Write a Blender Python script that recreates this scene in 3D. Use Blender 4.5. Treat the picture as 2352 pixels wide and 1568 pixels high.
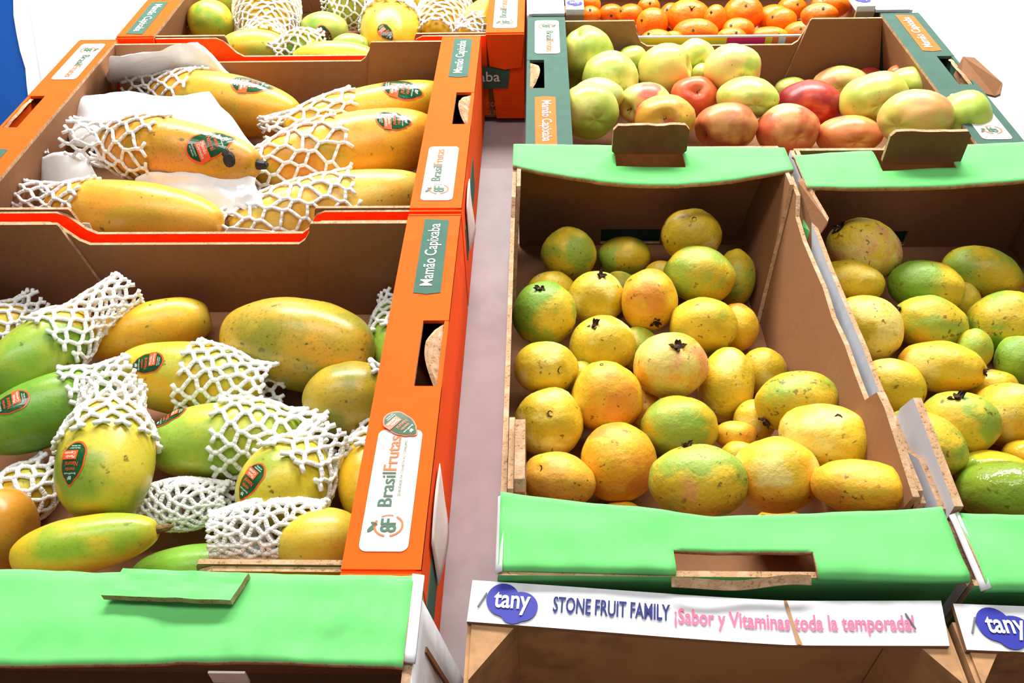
import bpy, math, random
import numpy as np
from mathutils import Vector, Matrix, noise
from mathutils.bvhtree import BVHTree

# ------------------------------------------------------------------ clear
for o in list(bpy.data.objects):
    bpy.data.objects.remove(o)
sc = bpy.context.scene
COL = sc.collection
R = random.Random(7)

# ------------------------------------------------------------------ frames
# "deck frame": X right, Y up the sloping display deck, Z normal to the deck.
F, CX, CY, ZC = 1900.0, 1176.0, 784.0, 0.66
TILT = math.radians(28)
M = Matrix.Translation((0, 0, 0.75)) @ Matrix.Rotation(TILT, 4, 'X')
AY = Vector((54, 1824, -1900)).normalized()
AX = Vector((1, 0, 54 / 1900)).normalized()
AZ = AX.cross(AY)
CAMX = Vector((AX[0], AY[0], AZ[0]))
CAMY = Vector((AX[1], AY[1], AZ[1]))
CAMZ = Vector((AX[2], AY[2], AZ[2]))          # points back towards the viewer
EYE = Vector((0, 0, ZC))

# ------------------------------------------------------------------ camera
cam = bpy.data.cameras.new('camera')
cam.sensor_width = 36.0
cam.lens = F / 2352 * 36.0
cam.clip_start = 0.02
co = bpy.data.objects.new('camera', cam)
COL.objects.link(co)
rot = Matrix((CAMX, CAMY, CAMZ)).transposed().to_4x4()
co.matrix_world = M @ Matrix.Translation(EYE) @ rot
sc.camera = co

# ------------------------------------------------------------------ world, lamps, exposure
w = bpy.data.worlds.new('world')
sc.world = w
w.use_nodes = True
w.node_tree.nodes['Background'].inputs[0].default_value = (0.95, 0.97, 1.0, 1)
w.node_tree.nodes['Background'].inputs[1].default_value = 0.20


def area(name, loc, sx, sy, power, target=None, col=(1, 0.98, 0.95)):
    l = bpy.data.lights.new(name, 'AREA')
    l.shape = 'RECTANGLE'
    l.size, l.size_y, l.energy, l.color = sx, sy, power, col
    o = bpy.data.objects.new(name, l)
    o.location = loc
    if target is not None:
        o.rotation_euler = (Vector(target) - Vector(loc)).to_track_quat('-Z', 'Y').to_euler()
    COL.objects.link(o)
    return o


area('ceiling_light_strip', (0.0, 1.15, 3.1), 2.6, 0.5, 118)
area('ceiling_light_strip', (-0.2, -0.6, 3.1), 2.6, 0.5, 34)
sc.view_settings.view_transform = 'Standard'
sc.view_settings.look = 'None'
sc.view_settings.exposure = 0.22
sc.view_settings.gamma = 1.0
sc.view_settings.use_curve_mapping = False


# ------------------------------------------------------------------ pixel <-> deck
def ray(u, v):
    return CAMX * ((u - CX) / F) + CAMY * (-(v - CY) / F) - CAMZ


def P(u, v, z):
    r = ray(u, v)
    return EYE + r * ((z - ZC) / r.z)


def PY(u, v, y):
    r = ray(u, v)
    return EYE + r * (y / r.y)


def depth(p):
    return -(p - EYE).dot(CAMZ)


# ------------------------------------------------------------------ materials
def lin(c):
    return tuple(((x / 255) / 12.92 if x / 255 <= 0.04045 else ((x / 255 + 0.055) / 1.055) ** 2.4) for x in c) + (1,)


def newmat(name, rough=0.6, spec=0.4):
    m = bpy.data.materials.new(name)
    m.use_nodes = True
    b = m.node_tree.nodes['Principled BSDF']
    b.inputs['Roughness'].default_value = rough
    b.inputs['Specular IOR Level'].default_value = spec
    return m, m.node_tree, b


def coords(nt):
    t = nt.nodes.new('ShaderNodeTexCoord')
    return t.outputs['Object']


def nz(nt, vec, scale, detail=3, rough=0.55, off=None):
    n = nt.nodes.new('ShaderNodeTexNoise')
    n.inputs['Scale'].default_value = scale
    n.inputs['Detail'].default_value = detail
    n.inputs['Roughness'].default_value = rough
    if off is not None:
        mp = nt.nodes.new('ShaderNodeMapping')
        mp.inputs['Location'].default_value = off
        nt.links.new(vec, mp.inputs['Vector'])
        vec = mp.outputs['Vector']
    nt.links.new(vec, n.inputs['Vector'])
    return n.outputs['Fac']


def maprange(nt, val, lo, hi):
    n = nt.nodes.new('ShaderNodeMapRange')
    n.interpolation_type = 'SMOOTHSTEP'
    n.inputs['From Min'].default_value = lo
    n.inputs['From Max'].default_value = hi
    nt.links.new(val, n.inputs['Value'])
    return n.outputs['Result']


def mix(nt, fac, a, b):
    n = nt.nodes.new('ShaderNodeMix')
    n.data_type = 'RGBA'
    for s, x in ((n.inputs[0], fac), (n.inputs[6], a), (n.inputs[7], b)):
        if hasattr(x, 'is_linked'):
            nt.links.new(x, s)
        elif isinstance(x, (int, float)):
            s.default_value = x
        else:
            s.default_value = x if len(x) == 4 else lin(x)
    return n.outputs[2]


def bump(nt, b, h, strength, dist=0.001):
    n = nt.nodes.new('ShaderNodeBump')
    n.inputs['Strength'].default_value = strength
    n.inputs['Distance'].default_value = dist
    nt.links.new(h, n.inputs['Height'])
    nt.links.new(n.outputs['Normal'], b.inputs['Normal'])


def plain(name, c, rough=0.6, spec=0.4, var=0.12, scale=60, bmp=0.0):
    m, nt, b = newmat(name, rough, spec)
    co_ = coords(nt)
    f = nz(nt, co_, scale, 4)
    f2 = nz(nt, co_, scale * 0.15, 3)
    dark = tuple(x * (1 - var * 1.5) for x in c)
    light = tuple(min(255, x * (1 + var * 0.5)) for x in c)
    c1 = mix(nt, maprange(nt, f, 0.3, 0.7), dark, light)
    c2 = mix(nt, maprange(nt, f2, 0.3, 0.7), c1, lin(c))
    nt.links.new(c2, b.inputs['Base Color'])
    if bmp:
        bump(nt, b, f, bmp)
    return m


def corrugated_edge(name, c=(176, 140, 104)):
    m, nt, b = newmat(name, 0.85, 0.2)
    co_ = coords(nt)
    f = nz(nt, co_, 420, 2)
    f2 = nz(nt, co_, 90, 2)
    c1 = mix(nt, maprange(nt, f, 0.30, 0.46), (128, 94, 66), c)
    c2 = mix(nt, maprange(nt, f2, 0.45, 0.7), c1, (196, 162, 130))
    nt.links.new(c2, b.inputs['Base Color'])
    bump(nt, b, f, 0.5, 0.001)
    return m


KRAFT = plain('kraft_cardboard', (146, 102, 70), 0.8, 0.2, 0.04, 160, 0.05)
KRAFT_D = plain('kraft_cardboard_dark', (122, 82, 54), 0.8, 0.2, 0.08, 90, 0.05)
EDGE = corrugated_edge('corrugated_edge')
ORANGE = plain('orange_print', (248, 88, 16), 0.8, 0.12, 0.05, 50, 0.05)
DKGREEN = plain('dark_green_print', (66, 96, 84), 0.8, 0.15, 0.06, 50, 0.05)
LBL_GREEN = plain('label_green', (66, 100, 86), 0.8, 0.15, 0.04)
LBL_ORANGE = plain('label_orange', (250, 106, 46), 0.8, 0.15, 0.04)
LBL_WHITE = plain('label_white', (222, 210, 200), 0.8, 0.15, 0.04)
INK_WHITE = plain('ink_white', (240, 238, 232), 0.6, 0.3, 0.02)
INK_GREEN = plain('ink_green', (62, 98, 78), 0.6, 0.3, 0.02)
INK_ORANGE = plain('ink_orange', (246, 108, 52), 0.6, 0.3, 0.02)
INK_NAVY = plain('ink_navy', (14, 24, 100), 0.6, 0.3, 0.02)
INK_PINK = plain('ink_pink', (244, 104, 138), 0.6, 0.3, 0.05)
INK_BLUE = plain('ink_blue', (28, 34, 146), 0.5, 0.4, 0.04)
INK_DARK = plain('ink_dark', (60, 44, 40), 0.6, 0.3, 0.02)
GREEN = plain('bright_green_print', (108, 200, 112), 0.75, 0.15, 0.06, 40, 0.06)
WHITECARD = plain('white_cardboard', (214, 214, 217), 0.6, 0.3, 0.05)
STICK_GREEN = plain('sticker_green', (18, 78, 36), 0.16, 0.6, 0.35, 60)
STICK_ORANGE = plain('sticker_orange', (246, 92, 36), 0.25, 0.5, 0.04)
STICK_WHITE = plain('sticker_white', (232, 236, 230), 0.3, 0.5, 0.02)
STICK_RED = plain('sticker_red', (228, 84, 44), 0.3, 0.5, 0.02)
FOAM = plain('white_foam', (240, 240, 236), 0.75, 0.3, 0.03, 300, 0.1)
PAPER = plain('white_tissue_paper', (244, 244, 244), 0.7, 0.3, 0.03, 60)
WOOD = plain('pale_wood', (172, 130, 90), 0.75, 0.25, 0.2, 45, 0.1)
STEEL = plain('staple_steel', (110, 110, 112), 0.35, 0.6, 0.1)
DECK = plain('grey_painted_deck', (184, 175, 177), 0.55, 0.35, 0.05, 25, 0.12)
DECK2 = plain('darker_grey_rear_board', (176, 162, 162), 0.55, 0.35, 0.05, 25, 0.12)  # base grey set a little darker than the front deck board's
WALLM = plain('white_wall_paint', (240, 240, 243), 0.6, 0.3, 0.015, 4)
FLOORM = plain('floor_tile', (200, 198, 194), 0.4, 0.4, 0.04, 6)
BLUE = plain('blue_paint', (22, 84, 168), 0.45, 0.4, 0.08, 20)
CALYX = plain('dried_calyx', (72, 52, 40), 0.85, 0.2, 0.35, 300, 0.3)
STEMM = plain('dry_stem', (122, 96, 58), 0.85, 0.2, 0.35, 300, 0.3)
ROT = plain('rot_spot', (46, 40, 32), 0.6, 0.4, 0.6, 250, 0.5)
PRINT_Y = plain('ink_yellow', (246, 200, 40), 0.5, 0.4, 0.02)
PRINT_M = plain('ink_magenta', (226, 30, 104), 0.5, 0.4, 0.02)

_fm = 0


def fruitmat(kind, c1, c2, c3=None, scale=22, spots=0.5, spotc=(92, 84, 30), rough=0.38, grad=None, fine=0.3, bmp=0.25, sscale=170):
    """mottled skin: c1 ground, c2 patches, c3 rare blush; grad=(vec, colour, lo, hi)"""
    global _fm
    _fm += 1
    m, nt, b = newmat('%s_skin' % kind, rough, 0.42)
    co_ = coords(nt)
    off = (_fm * 1.37, _fm * 0.71, _fm * 2.13)
    n1 = nz(nt, co_, scale, 4, 0.6, off)
    col = mix(nt, maprange(nt, n1, 0.42, 0.60), c1, c2)
    if c3 is not None:
        n3 = nz(nt, co_, scale * 1.1, 2, 0.5, (off[1], off[2], off[0]))
        col = mix(nt, maprange(nt, n3, 0.52, 0.66), col, c3)
    if grad is not None:
        vec, gc, lo, hi = grad
        d = nt.nodes.new('ShaderNodeVectorMath')
        d.operation = 'DOT_PRODUCT'
        nt.links.new(co_, d.inputs[0])
        d.inputs[1].default_value = vec
        a = nt.nodes.new('ShaderNodeMath')
        a.operation = 'MULTIPLY_ADD'
        nt.links.new(n1, a.inputs[0])
        a.inputs[1].default_value = 0.9
        nt.links.new(d.outputs['Value'], a.inputs[2])
        col = mix(nt, maprange(nt, a.outputs[0], lo + 0.45, hi + 0.45), col, gc)
    nf = nz(nt, co_, 320, 3, 0.6, off)
    if fine:
        dk = mix(nt, 0.5, col, tuple(x * 0.4 for x in c2))
        ff = nt.nodes.new('ShaderNodeMath')
        ff.operation = 'MULTIPLY'
        nt.links.new(maprange(nt, nf, 0.52, 0.75), ff.inputs[0])
        ff.inputs[1].default_value = fine
        col = mix(nt, ff.outputs[0], col, dk)
    if spots:
        ns = nz(nt, co_, sscale, 2, 0.5, off)
        msk = nz(nt, co_, 26, 1, 0.5, (off[2], off[0], off[1]))
        mm = nt.nodes.new('ShaderNodeMath')
        mm.operation = 'MULTIPLY'
        nt.links.new(maprange(nt, ns, 0.70 - 0.08 * spots, 0.76 - 0.08 * spots), mm.inputs[0])
        nt.links.new(maprange(nt, msk, 0.38, 0.6), mm.inputs[1])
        m2 = nt.nodes.new('ShaderNodeMath')
        m2.operation = 'MULTIPLY'
        nt.links.new(mm.outputs[0], m2.inputs[0])
        m2.inputs[1].default_value = 0.8
        col = mix(nt, m2.outputs[0], col, spotc)
    nt.links.new(col, b.inputs['Base Color'])
    bump(nt, b, nz(nt, co_, 62, 4, 0.6, off), bmp, 0.004)
    return m


# ------------------------------------------------------------------ mesh builder
class MB:
    def __init__(s):
        s.v, s.f, s.m = [], [], []

    def add(s, vs, fs, mi=0):
        k = len(s.v)
        s.v += [Vector(p) for p in vs]
        for i, f in enumerate(fs):
            s.f.append([k + q for q in f])
            s.m.append(mi[i] if isinstance(mi, (list, tuple)) else mi)

    def box(s, x0, x1, y0, y1, z0, z1, mi=0):
        """mi: int or list for faces [-z,+z,-y,+y,-x,+x]"""
        vs = [(x, y, z) for z in (z0, z1) for y in (y0, y1) for x in (x0, x1)]
        fs = [(0, 2, 3, 1), (4, 5, 7, 6), (0, 1, 5, 4), (2, 6, 7, 3), (0, 4, 6, 2), (1, 3, 7, 5)]
        s.add(vs, fs, mi)

    def prism(s, poly, ax, t0, t1, m0=0, m1=0, ms=0):
        """polygon in the two other axes, extruded along axis ax from t0 to t1"""
        def mk(a, b, t):
            return {'x': (t, a, b), 'y': (a, t, b), 'z': (a, b, t)}[ax]
        n = len(poly)
        vs = [mk(a, b, t0) for a, b in poly] + [mk(a, b, t1) for a, b in poly]
        fs = [list(range(n))[::-1], [n + i for i in range(n)]]
        ms_ = [m0, m1]
        for i in range(n):
            j = (i + 1) % n
            fs.append([i, j, n + j, n + i])
            ms_.append(ms)
        s.add(vs, fs, ms_)

    def grid(s, fn, na, nb, th, skip=None, mt=0, mb=1, me=2, nrm=None, crease=False):
        """thick sheet: fn(a,b)->point; nrm: offset direction for thickness"""
        nrm = nrm or Vector((0, 0, -1))
        top = [[Vector(fn(i / na, j / nb)) for j in range(nb + 1)] for i in range(na + 1)]
        k = len(s.v)
        W = nb + 1
        N = (na + 1) * W
        s.v += [p for r_ in top for p in r_] + [p + nrm * th for r_ in top for p in r_]
        keep = {(i, j) for i in range(na) for j in range(nb) if not (skip and skip((i + .5) / na, (j + .5) / nb))}
        idx = lambda i, j: k + i * W + j
        for (i, j) in keep:
            q = [idx(i, j), idx(i + 1, j), idx(i + 1, j + 1), idx(i, j + 1)]
            s.f.append(q); s.m.append(mt)
            s.f.append([x + N for x in q[::-1]]); s.m.append(mb)
            for (di, dj, e0, e1) in ((-1, 0, 3, 0), (1, 0, 1, 2), (0, -1, 0, 1), (0, 1, 2, 3)):
                if (i + di, j + dj) not in keep:
                    s.f.append([q[e1], q[e0], q[e0] + N, q[e1] + N]); s.m.append(mt if (crease and dj == -1 and j == 0) else me)

    def tube(s, p0, p1, r, n=5, mi=0, r1=None):
        p0, p1 = Vector(p0), Vector(p1)
        d = p1 - p0
        if d.length < 1e-7:
            return
        d.normalize()
        a = d.orthogonal().normalized()
        b = d.cross(a)
        r1 = r if r1 is None else r1
        k = len(s.v)
        for (p, rr) in ((p0 - d * r * .4, r), (p1 + d * r * .4, r1)):
            for i in range(n):
                t = 2 * math.pi * i / n
                s.v.append(p + (a * math.cos(t) + b * math.sin(t)) * rr)
        for i in range(n):
            j = (i + 1) % n
            s.f.append([k + i, k + j, k + n + j, k + n + i]); s.m.append(mi)
        s.f.append([k + i for i in range(n)][::-1]); s.m.append(mi)
        s.f.append([k + n + i for i in range(n)]); s.m.append(mi)

    def poly(s, pts, mi=0):
        s.add(pts, [list(range(len(pts)))], mi)


def mesh(name, mb, mats, c=Vector((0, 0, 0)), smooth=False):
    me = bpy.data.meshes.new(name)
    me.from_pydata([tuple(p - c) for p in mb.v], [], mb.f)
    for m in mats:
        me.materials.append(m)
    me.polygons.foreach_set('material_index', mb.m)
    if smooth:
        me.polygons.foreach_set('use_smooth', [True] * len(me.polygons))
    me.update()
    return me


ROOTC = {}


def tag(o, label, cat, group=None, kind=None):
    o['label'] = label
    if cat:
        o['category'] = cat
    if group:
        o['group'] = group
    if kind:
        o['kind'] = kind
    return o


def root(name, label, cat, c, group=None, kind=None):
    o = bpy.data.objects.new(name, None)
    o.empty_display_size = 0.02
    COL.objects.link(o)
    o.matrix_world = M @ Matrix.Translation(c)
    ROOTC[o.name] = Vector(c)
    return tag(o, label, cat, group, kind)


def solid(name, label, cat, mb, mats, c, group=None, kind=None, smooth=False):
    """a thing whose own mesh is its body"""
    c = Vector(c)
    o = bpy.data.objects.new(name, mesh(name, mb, mats, c, smooth))
    COL.objects.link(o)
    o.matrix_world = M @ Matrix.Translation(c)
    ROOTC[o.name] = c
    return tag(o, label, cat, group, kind)


def part(parent, name, mb, mats, smooth=False, label=None):
    c = ROOTC[parent.name]
    o = bpy.data.objects.new(name, mesh(name, mb, mats, c, smooth))
    COL.objects.link(o)
    o.parent = parent
    ROOTC[o.name] = c
    if label:
        o['label'] = label
    return o


# ------------------------------------------------------------------ lettering
_tx = {}


def text2d(s, bold=0.0):
    """2-D outline mesh of a string, normalised to a unit box"""
    key = (s, bold)
    if key not in _tx:
        cu = bpy.data.curves.new('lettering', 'FONT')
        cu.body = s
        cu.resolution_u = 3
        cu.offset = bold
        ob = bpy.data.objects.new('lettering', cu)
        COL.objects.link(ob)
        bpy.context.view_layer.update()
        dg = bpy.context.evaluated_depsgraph_get()
        me = bpy.data.meshes.new_from_object(ob.evaluated_get(dg))
        vs = [(v.co.x, v.co.y) for v in me.vertices]
        fs = [list(p.vertices) for p in me.polygons]
        bpy.data.objects.remove(ob)
        bpy.data.meshes.remove(me)
        x0, x1 = min(v[0] for v in vs), max(v[0] for v in vs)
        y0, y1 = min(v[1] for v in vs), max(v[1] for v in vs)
        _tx[key] = ([((x - x0) / (x1 - x0), (y - y0) / (y1 - y0)) for x, y in vs], fs)
    return _tx[key]


def put_text(mb, s, fn, x0, x1, y0, y1, mi=0, bold=0.0):
    vs, fs = text2d(s, bold)
    mb.add([fn(x0 + a * (x1 - x0), y0 + b * (y1 - y0)) for a, b in vs], fs, mi)


def rrect(w, h, r, n=5):
    pts = []
    for cx, cy, a0 in ((w - r, h - r, 0), (r, h - r, 90), (r, r, 180), (w - r, r, 270)):
        for i in range(n + 1):
            a = math.radians(a0 + 90 * i / n)
            pts.append((cx + r * math.cos(a), cy + r * math.sin(a)))
    return pts


def plane_fn(o, xd, yd, n, lift):
    o, xd, yd, n = Vector(o), Vector(xd), Vector(yd), Vector(n)
    return lambda a, b: o + xd * a + yd * b + n * lift


def brasil_label(parent, o, xd, yd, n, L, W):
    """cream label with the fruit emblem and company lettering; o = lower-left corner in reading direction"""
    mb = MB()
    f0 = plane_fn(o, xd, yd, n, 0.0006)
    mb.poly([f0(a, b) for a, b in rrect(L, W, W * .16)])
    lb = part(parent, 'label', mb, [LBL_WHITE], label='cream printed label')
    f = plane_fn(o, xd, yd, n, 0.0011)
    t = MB()
    put_text(t, 'Brasil', f, L * .34, L * .62, W * .46, W * .76, 0, 0.012)
    put_text(t, 'Frutas', f, L * .635, L * .94, W * .46, W * .76, 1, 0.012)
    put_text(t, 'QUALIDADE DA COLHEITA AO CONSUMO', f, L * .42, L * .90, W * .30, W * .37, 0)
    # emblem: ring with a gap, letters and a leaf
    cx, cy, r1, r2 = L * .19, W * .46, W * .31, W * .265
    for a0, a1, th in ((60, 170, 1), (190, 330, 1), (345, 395, .6)):
        k = 14
        pts = [math.radians(a0 + (a1 - a0) * i / k) for i in range(k + 1)]
        for i in range(k):
            q = []
            for (a, rr) in ((pts[i], r1), (pts[i + 1], r1), (pts[i + 1], r2 + (r1 - r2) * (1 - th)), (pts[i], r2 + (r1 - r2) * (1 - th))):
                q.append(f(cx + rr * math.cos(a) * .86, cy + rr * math.sin(a)))
            t.poly(q, 1)
    put_text(t, '8', f, cx - W * .16, cx + W * .03, cy - W * .17, cy + W * .17, 0, 0.02)
    put_text(t, 'F', f, cx + W * .02, cx + W * .17, cy - W * .15, cy + W * .17, 0, 0.02)
    for (dx, dy, ang, ln, wd) in ((-.06, .34, 140, .12, .05), (.05, .30, 70, .08, .03)):
        a = math.radians(ang)
        pts = []
        for i in range(12):
            th = 2 * math.pi * i / 12
            p, q = W * ln * math.cos(th), W * wd * math.sin(th)
            pts.append(f(cx + W * dx + p * math.cos(a) - q * math.sin(a), cy + W * dy + p * math.sin(a) + q * math.cos(a)))
        t.poly(pts, 0)
    part(lb, 'lettering', t, [INK_GREEN, INK_ORANGE])
    return lb


def mamao_label(parent, o, xd, yd, n, L, W, matl, text='Mamão Capixaba'):
    mb = MB()
    f0 = plane_fn(o, xd, yd, n, 0.0006)
    mb.poly([f0(0, 0), f0(L * .98, W * .03), f0(L, W), f0(0, W), f0(-L * .02, W * .5)])
    lb = part(parent, 'label', mb, [matl], label='coloured label naming the fruit')
    t = MB()
    put_text(t, text, plane_fn(o, xd, yd, n, 0.0011), L * .08, L * .92, W * .20, W * .80, 0, 0.006)
    part(lb, 'lettering', t, [INK_WHITE])
    return lb


# ------------------------------------------------------------------ setting: wall, floor, blue panel (world axes)
def world_solid(name, mb, mats, kind='structure', label=None, cat=None):
    o = bpy.data.objects.new(name, mesh(name, mb, mats))
    COL.objects.link(o)
    o['kind'] = kind
    if label:
        o['label'] = label
    if cat:
        o['category'] = cat
    return o


mb = MB(); mb.box(-4, 4, 1.95, 2.05, 0, 3.4)
world_solid('wall_back', mb, [WALLM], label='white painted wall behind the fruit display', cat='wall')
mb = MB(); mb.box(-4, 4, -3, 1.95, -0.05, 0)
world_solid('floor', mb, [FLOORM], label='pale shop floor under the fruit display', cat='floor')
# blue panel on the wall, with a ragged white-painted edge
mb = MB()
mb.box(-2.4, -1.325, 1.93, 1.95, 0.4, 3.0)
bp = world_solid('trim_1', mb, [BLUE], label='blue painted strip on the wall at far left', cat='wall panel')
mb = MB()
pts = [(-1.328, 0.4)]
k = 60
pts += [(-1.30, 0.4), (-1.30, 3.0)]
pts += [(-1.334 + R.uniform(-.006, .008), 3.0 - 2.6 * i / k) for i in range(k + 1)]
mb.prism(pts, 'y', 1.925, 1.93)
o = bpy.data.objects.new('painted_edge', mesh('painted_edge', mb, [WALLM])); COL.objects.link(o); o.parent = bp

# ------------------------------------------------------------------ display stand
st = root('display_stand', 'grey painted sloping stand that carries all the boxes', 'stand', (0, 0.7, -0.03))
mb = MB(); mb.box(-.72, .66, -.3, 1.058, -.03, -.001)
part(st, 'deck_board', mb, [DECK], label='front grey deck board')
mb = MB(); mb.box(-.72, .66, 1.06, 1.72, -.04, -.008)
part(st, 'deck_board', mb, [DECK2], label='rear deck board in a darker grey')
for x in (-.62, .56):
    for y in (-.2, 1.6):
        q = M @ Vector((x, y, -.035))
        inv = M.inverted()
        mb = MB()
        a, b_ = inv @ Vector((q.x, q.y, q.z)), inv @ Vector((q.x, q.y, 0.0))
        mb.tube(b_, a, .022, 8)
        part(st, 'leg', mb, [DECK2])


# ------------------------------------------------------------------ printed papaya crates
def crate(label, x0, x1, y0, y1, H, printm, lbl_m, group, name='fruit_crate', flapR=True, flapL=True, low=.034, holeL=True):
    c = Vector(((x0 + x1) / 2, (y0 + y1) / 2, 0))
    r_ = root(name, label, 'crate', c, group)
    th, W = .004, .057
    hc = (y0 + y1) / 2 + .005
    mats = [printm, KRAFT, EDGE]
    mb = MB(); mb.box(x0 + .002, x1 - .002, y0 + .002, y1 - .002, 0.0005, .005, 1)
    part(r_, 'bottom', mb, mats)
    for s, xo in ((1, x1), (-1, x0)):
        xi = xo - s * W
        lo, hi = sorted((xo - s * th, xo))
        mb = MB(); mb.box(lo, hi, y0, y1, 0.001, H - .0005, 0)
        part(r_, 'outer_wall', mb, mats)
        # ledge with hand hole
        mb = MB()
        hx = xo - s * .024
        e = [1, 0, 0, 0, 2 if s > 0 else 0, 2 if s < 0 else 0]
        a, b_ = sorted((xi, xo)); mb.box(a, b_, y0, hc - .042, H - th, H, e); mb.box(a, b_, hc + .042, y1, H - th, H, e)
        a, b_ = sorted((xi, hx)); mb.box(a, b_, hc - .042, hc + .042, H - th, H, [1, 0, 2, 2, 2, 2])
        part(r_, 'ledge', mb, mats)
        # slanted inner wall under the ledge
        mb = MB()
        mb.prism([(xi, H - th), (xi + s * .003, H - th), (xo - s * .012, .005), (xo - s * .016, .005)], 'y', y0 + .006, y1 - .006, 1, 1, 1)
        part(r_, 'inner_wall', mb, mats)
        # end caps of the ledge tube, with a folded tab
        for yy, d in ((y0, -1), (y1, 1)):
            mb = MB()
            a, b_ = sorted((yy, yy + d * .003))
            mb.prism([(xi, H - .002), (xo, H - .002), (xo, .001), (xo - s * .045, .001)], 'y', a, b_, 0, 0, 0)
            a, b_ = sorted((yy + d * .003, yy + d * .005))
            mb.prism([(xi, H - .001), (xo, H - .001), (xo - s * .004, H - .052), (xo - s * .03, H - .056), (xi + s * .004, H - .05)], 'y', a, b_, 0, 0, 0)
            part(r_, 'end_cap', mb, mats)
        # torn hand-hole flap
        if (s > 0 and flapR) or (s < 0 and flapL):
            mb = MB()
            n = 12

            def fl(a, b, s=s, xo=xo):
                y = hc - .042 + .084 * a
                wv = math.sin(a * math.pi)
                x = xo - s * (.003 + .012 * b * wv)
                z = H - .004 + .011 * wv * (b ** .8) + R.uniform(-.001, .001)
                return (x, y, z)
            mb.grid(fl, n, 3, .004, None, 2, 0, 2, Vector((-s * .8, 0, -.3)))
            part(r_, 'torn_flap', mb, mats, label='torn hand-hole flap with raw cardboard edge')
    xl, xr = x0 + W, x1 - W
    zc, zl, cw = H - .005, H - low, .107
    for yy, d in ((y0, 1), (y1, -1)):
        prof = [(xl, .004), (xr, .004), (xr, zc), (xr - cw + .012, zc), (xr - cw + .002, zc - .004), (xr - cw - .010, zl + .006), (xr - cw - .018, zl),
                (xl + cw + .022, zl), (xl + cw + .012, zl + .006), (xl + cw - .004, zc - .004), (xl + cw - .014, zc), (xl, zc)]
        mb = MB()
        a, b_ = sorted((yy + d * .0005, yy + d * .0045))
        mb.prism(prof, 'y', a, b_, 0 if d > 0 else 1, 1 if d > 0 else 0, 2)
        part(r_, 'front_wall' if d > 0 else 'back_wall', mb, mats)
        for s, xi in ((1, xr), (-1, xl)):
            mb = MB()
            a, b_ = sorted((yy + d * .005, yy + d * .009))
            pp = [(xi + s * .03, .006), (xi, H - .003), (xi - s * (cw - .002), H - .003), (xi - s * cw, H - .006), (xi - s * (cw + .026), .006)]
            mb.prism(pp, 'y', a, b_, 1, 1, 2)
            part(r_, 'corner_flap', mb, mats)
    up = Vector((0, 0, 1))
    X, Y = Vector((1, 0, 0)), Vector((0, 1, 0))
    # right ledge reads up the slope; left ledge is turned round
    brasil_label(r_, (x1 - .011, y0 + .014, H), Y, -X, up, .114, .036)
    mamao_label(r_, (x1 - .011, y1 - .128, H), Y, -X, up, .122, .027, lbl_m)
    brasil_label(r_, (x0 + .011, y1 - .012, H), -Y, X, up, .114, .036)
    mamao_label(r_, (x0 + .011, y0 + .128, H), -Y, X, up, .122, .027, lbl_m)
    mamao_label(r_, (x1 - .222, y0 - .0035, .052), X, Vector((0, 0, 1)), -Y, .200, .036, LBL_GREEN if printm is ORANGE else lbl_m)
    t = MB()
    fn = plane_fn((x1 - .1, y0 - .0035, 0), X, up, -Y, .0008)
    put_text(t, 'PRODUZIDO', fn, .03, .082, .022, .030)
    put_text(t, 'NO BRASIL', fn, .03, .082, .008, .016)
    part(r_, 'lettering', t, [LBL_ORANGE])
    return r_


C1 = (-.685, -.081, .309, .738)
C2 = (-.684, -.081, .753, 1.192)
C3 = (-.632, -.017, 1.206, 1.628)
CA = (-.012, .580, .875, 1.258)
crate1 = crate('orange printed fruit crate in front, holding small netted papayas', *C1, .14, ORANGE, LBL_GREEN, 'orange fruit crates')
crate2 = crate('orange printed fruit crate in the middle, holding large papayas and white paper', *C2, .14, ORANGE, LBL_GREEN, 'orange fruit crates')
crate3 = crate('orange printed fruit crate at the back, holding fully netted papayas', *C3, .14, ORANGE, LBL_GREEN, 'orange fruit crates', flapR=False, flapL=False)
crateA = crate('dark green printed crate holding the apples', *CA, .14, DKGREEN, LBL_ORANGE, None, low=.045)
# side label sheets and green side panels
for cr, (yA, yB), (gA, gB) in ((crate1, (.345, .420), (.305, .36)), (crate2, (.785, .845), (.775, .93))):
    mb = MB()
    X1 = -.081
    mb.prism([(gA, .05), (gB, .05), (gB, .095), (gA, .095)], 'x', X1, X1 + .0008)
    part(cr, 'side_print', mb, [LBL_GREEN])
    mb = MB()
    mb.grid(lambda a, b: (X1 + .002 + .006 * math.sin(a * math.pi) * (1 - b), yA + (yB - yA) * a, .055 + .062 * b + .008 * math.sin(a * 3)), 10, 6, .0006, None, 0, 0, 0, Vector((1, 0, 0)))
    part(cr, 'paper_label', mb, [LBL_WHITE], True, label='loose white paper label on the crate side')
# big tan flap standing up at the apple crate's right hand hole
mb = MB()
q0 = [P(2190, 172, .14), P(2212, 130, .155), P(2238, 132, .158), P(2302, 190, .15), P(2297, 215, .145), P(2285, 220, .135), P(2205, 200, .13)]
n_ = (q0[2] - q0[0]).cross(q0[4] - q0[0]).normalized()
if n_.z < 0:
    n_ = -n_
mb.poly(q0, 0); mb.poly([p - n_ * .004 for p in q0[::-1]], 0)
for i in range(len(q0)):
    j = (i + 1) % len(q0)
    mb.add([q0[i], q0[i] - n_ * .004, q0[j] - n_ * .004, q0[j]], [(0, 1, 2, 3)], 1)
part(crateA, 'hand_hole_flap', mb, [KRAFT, EDGE], label='tan hand-hole flap folded out of the ledge')


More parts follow.
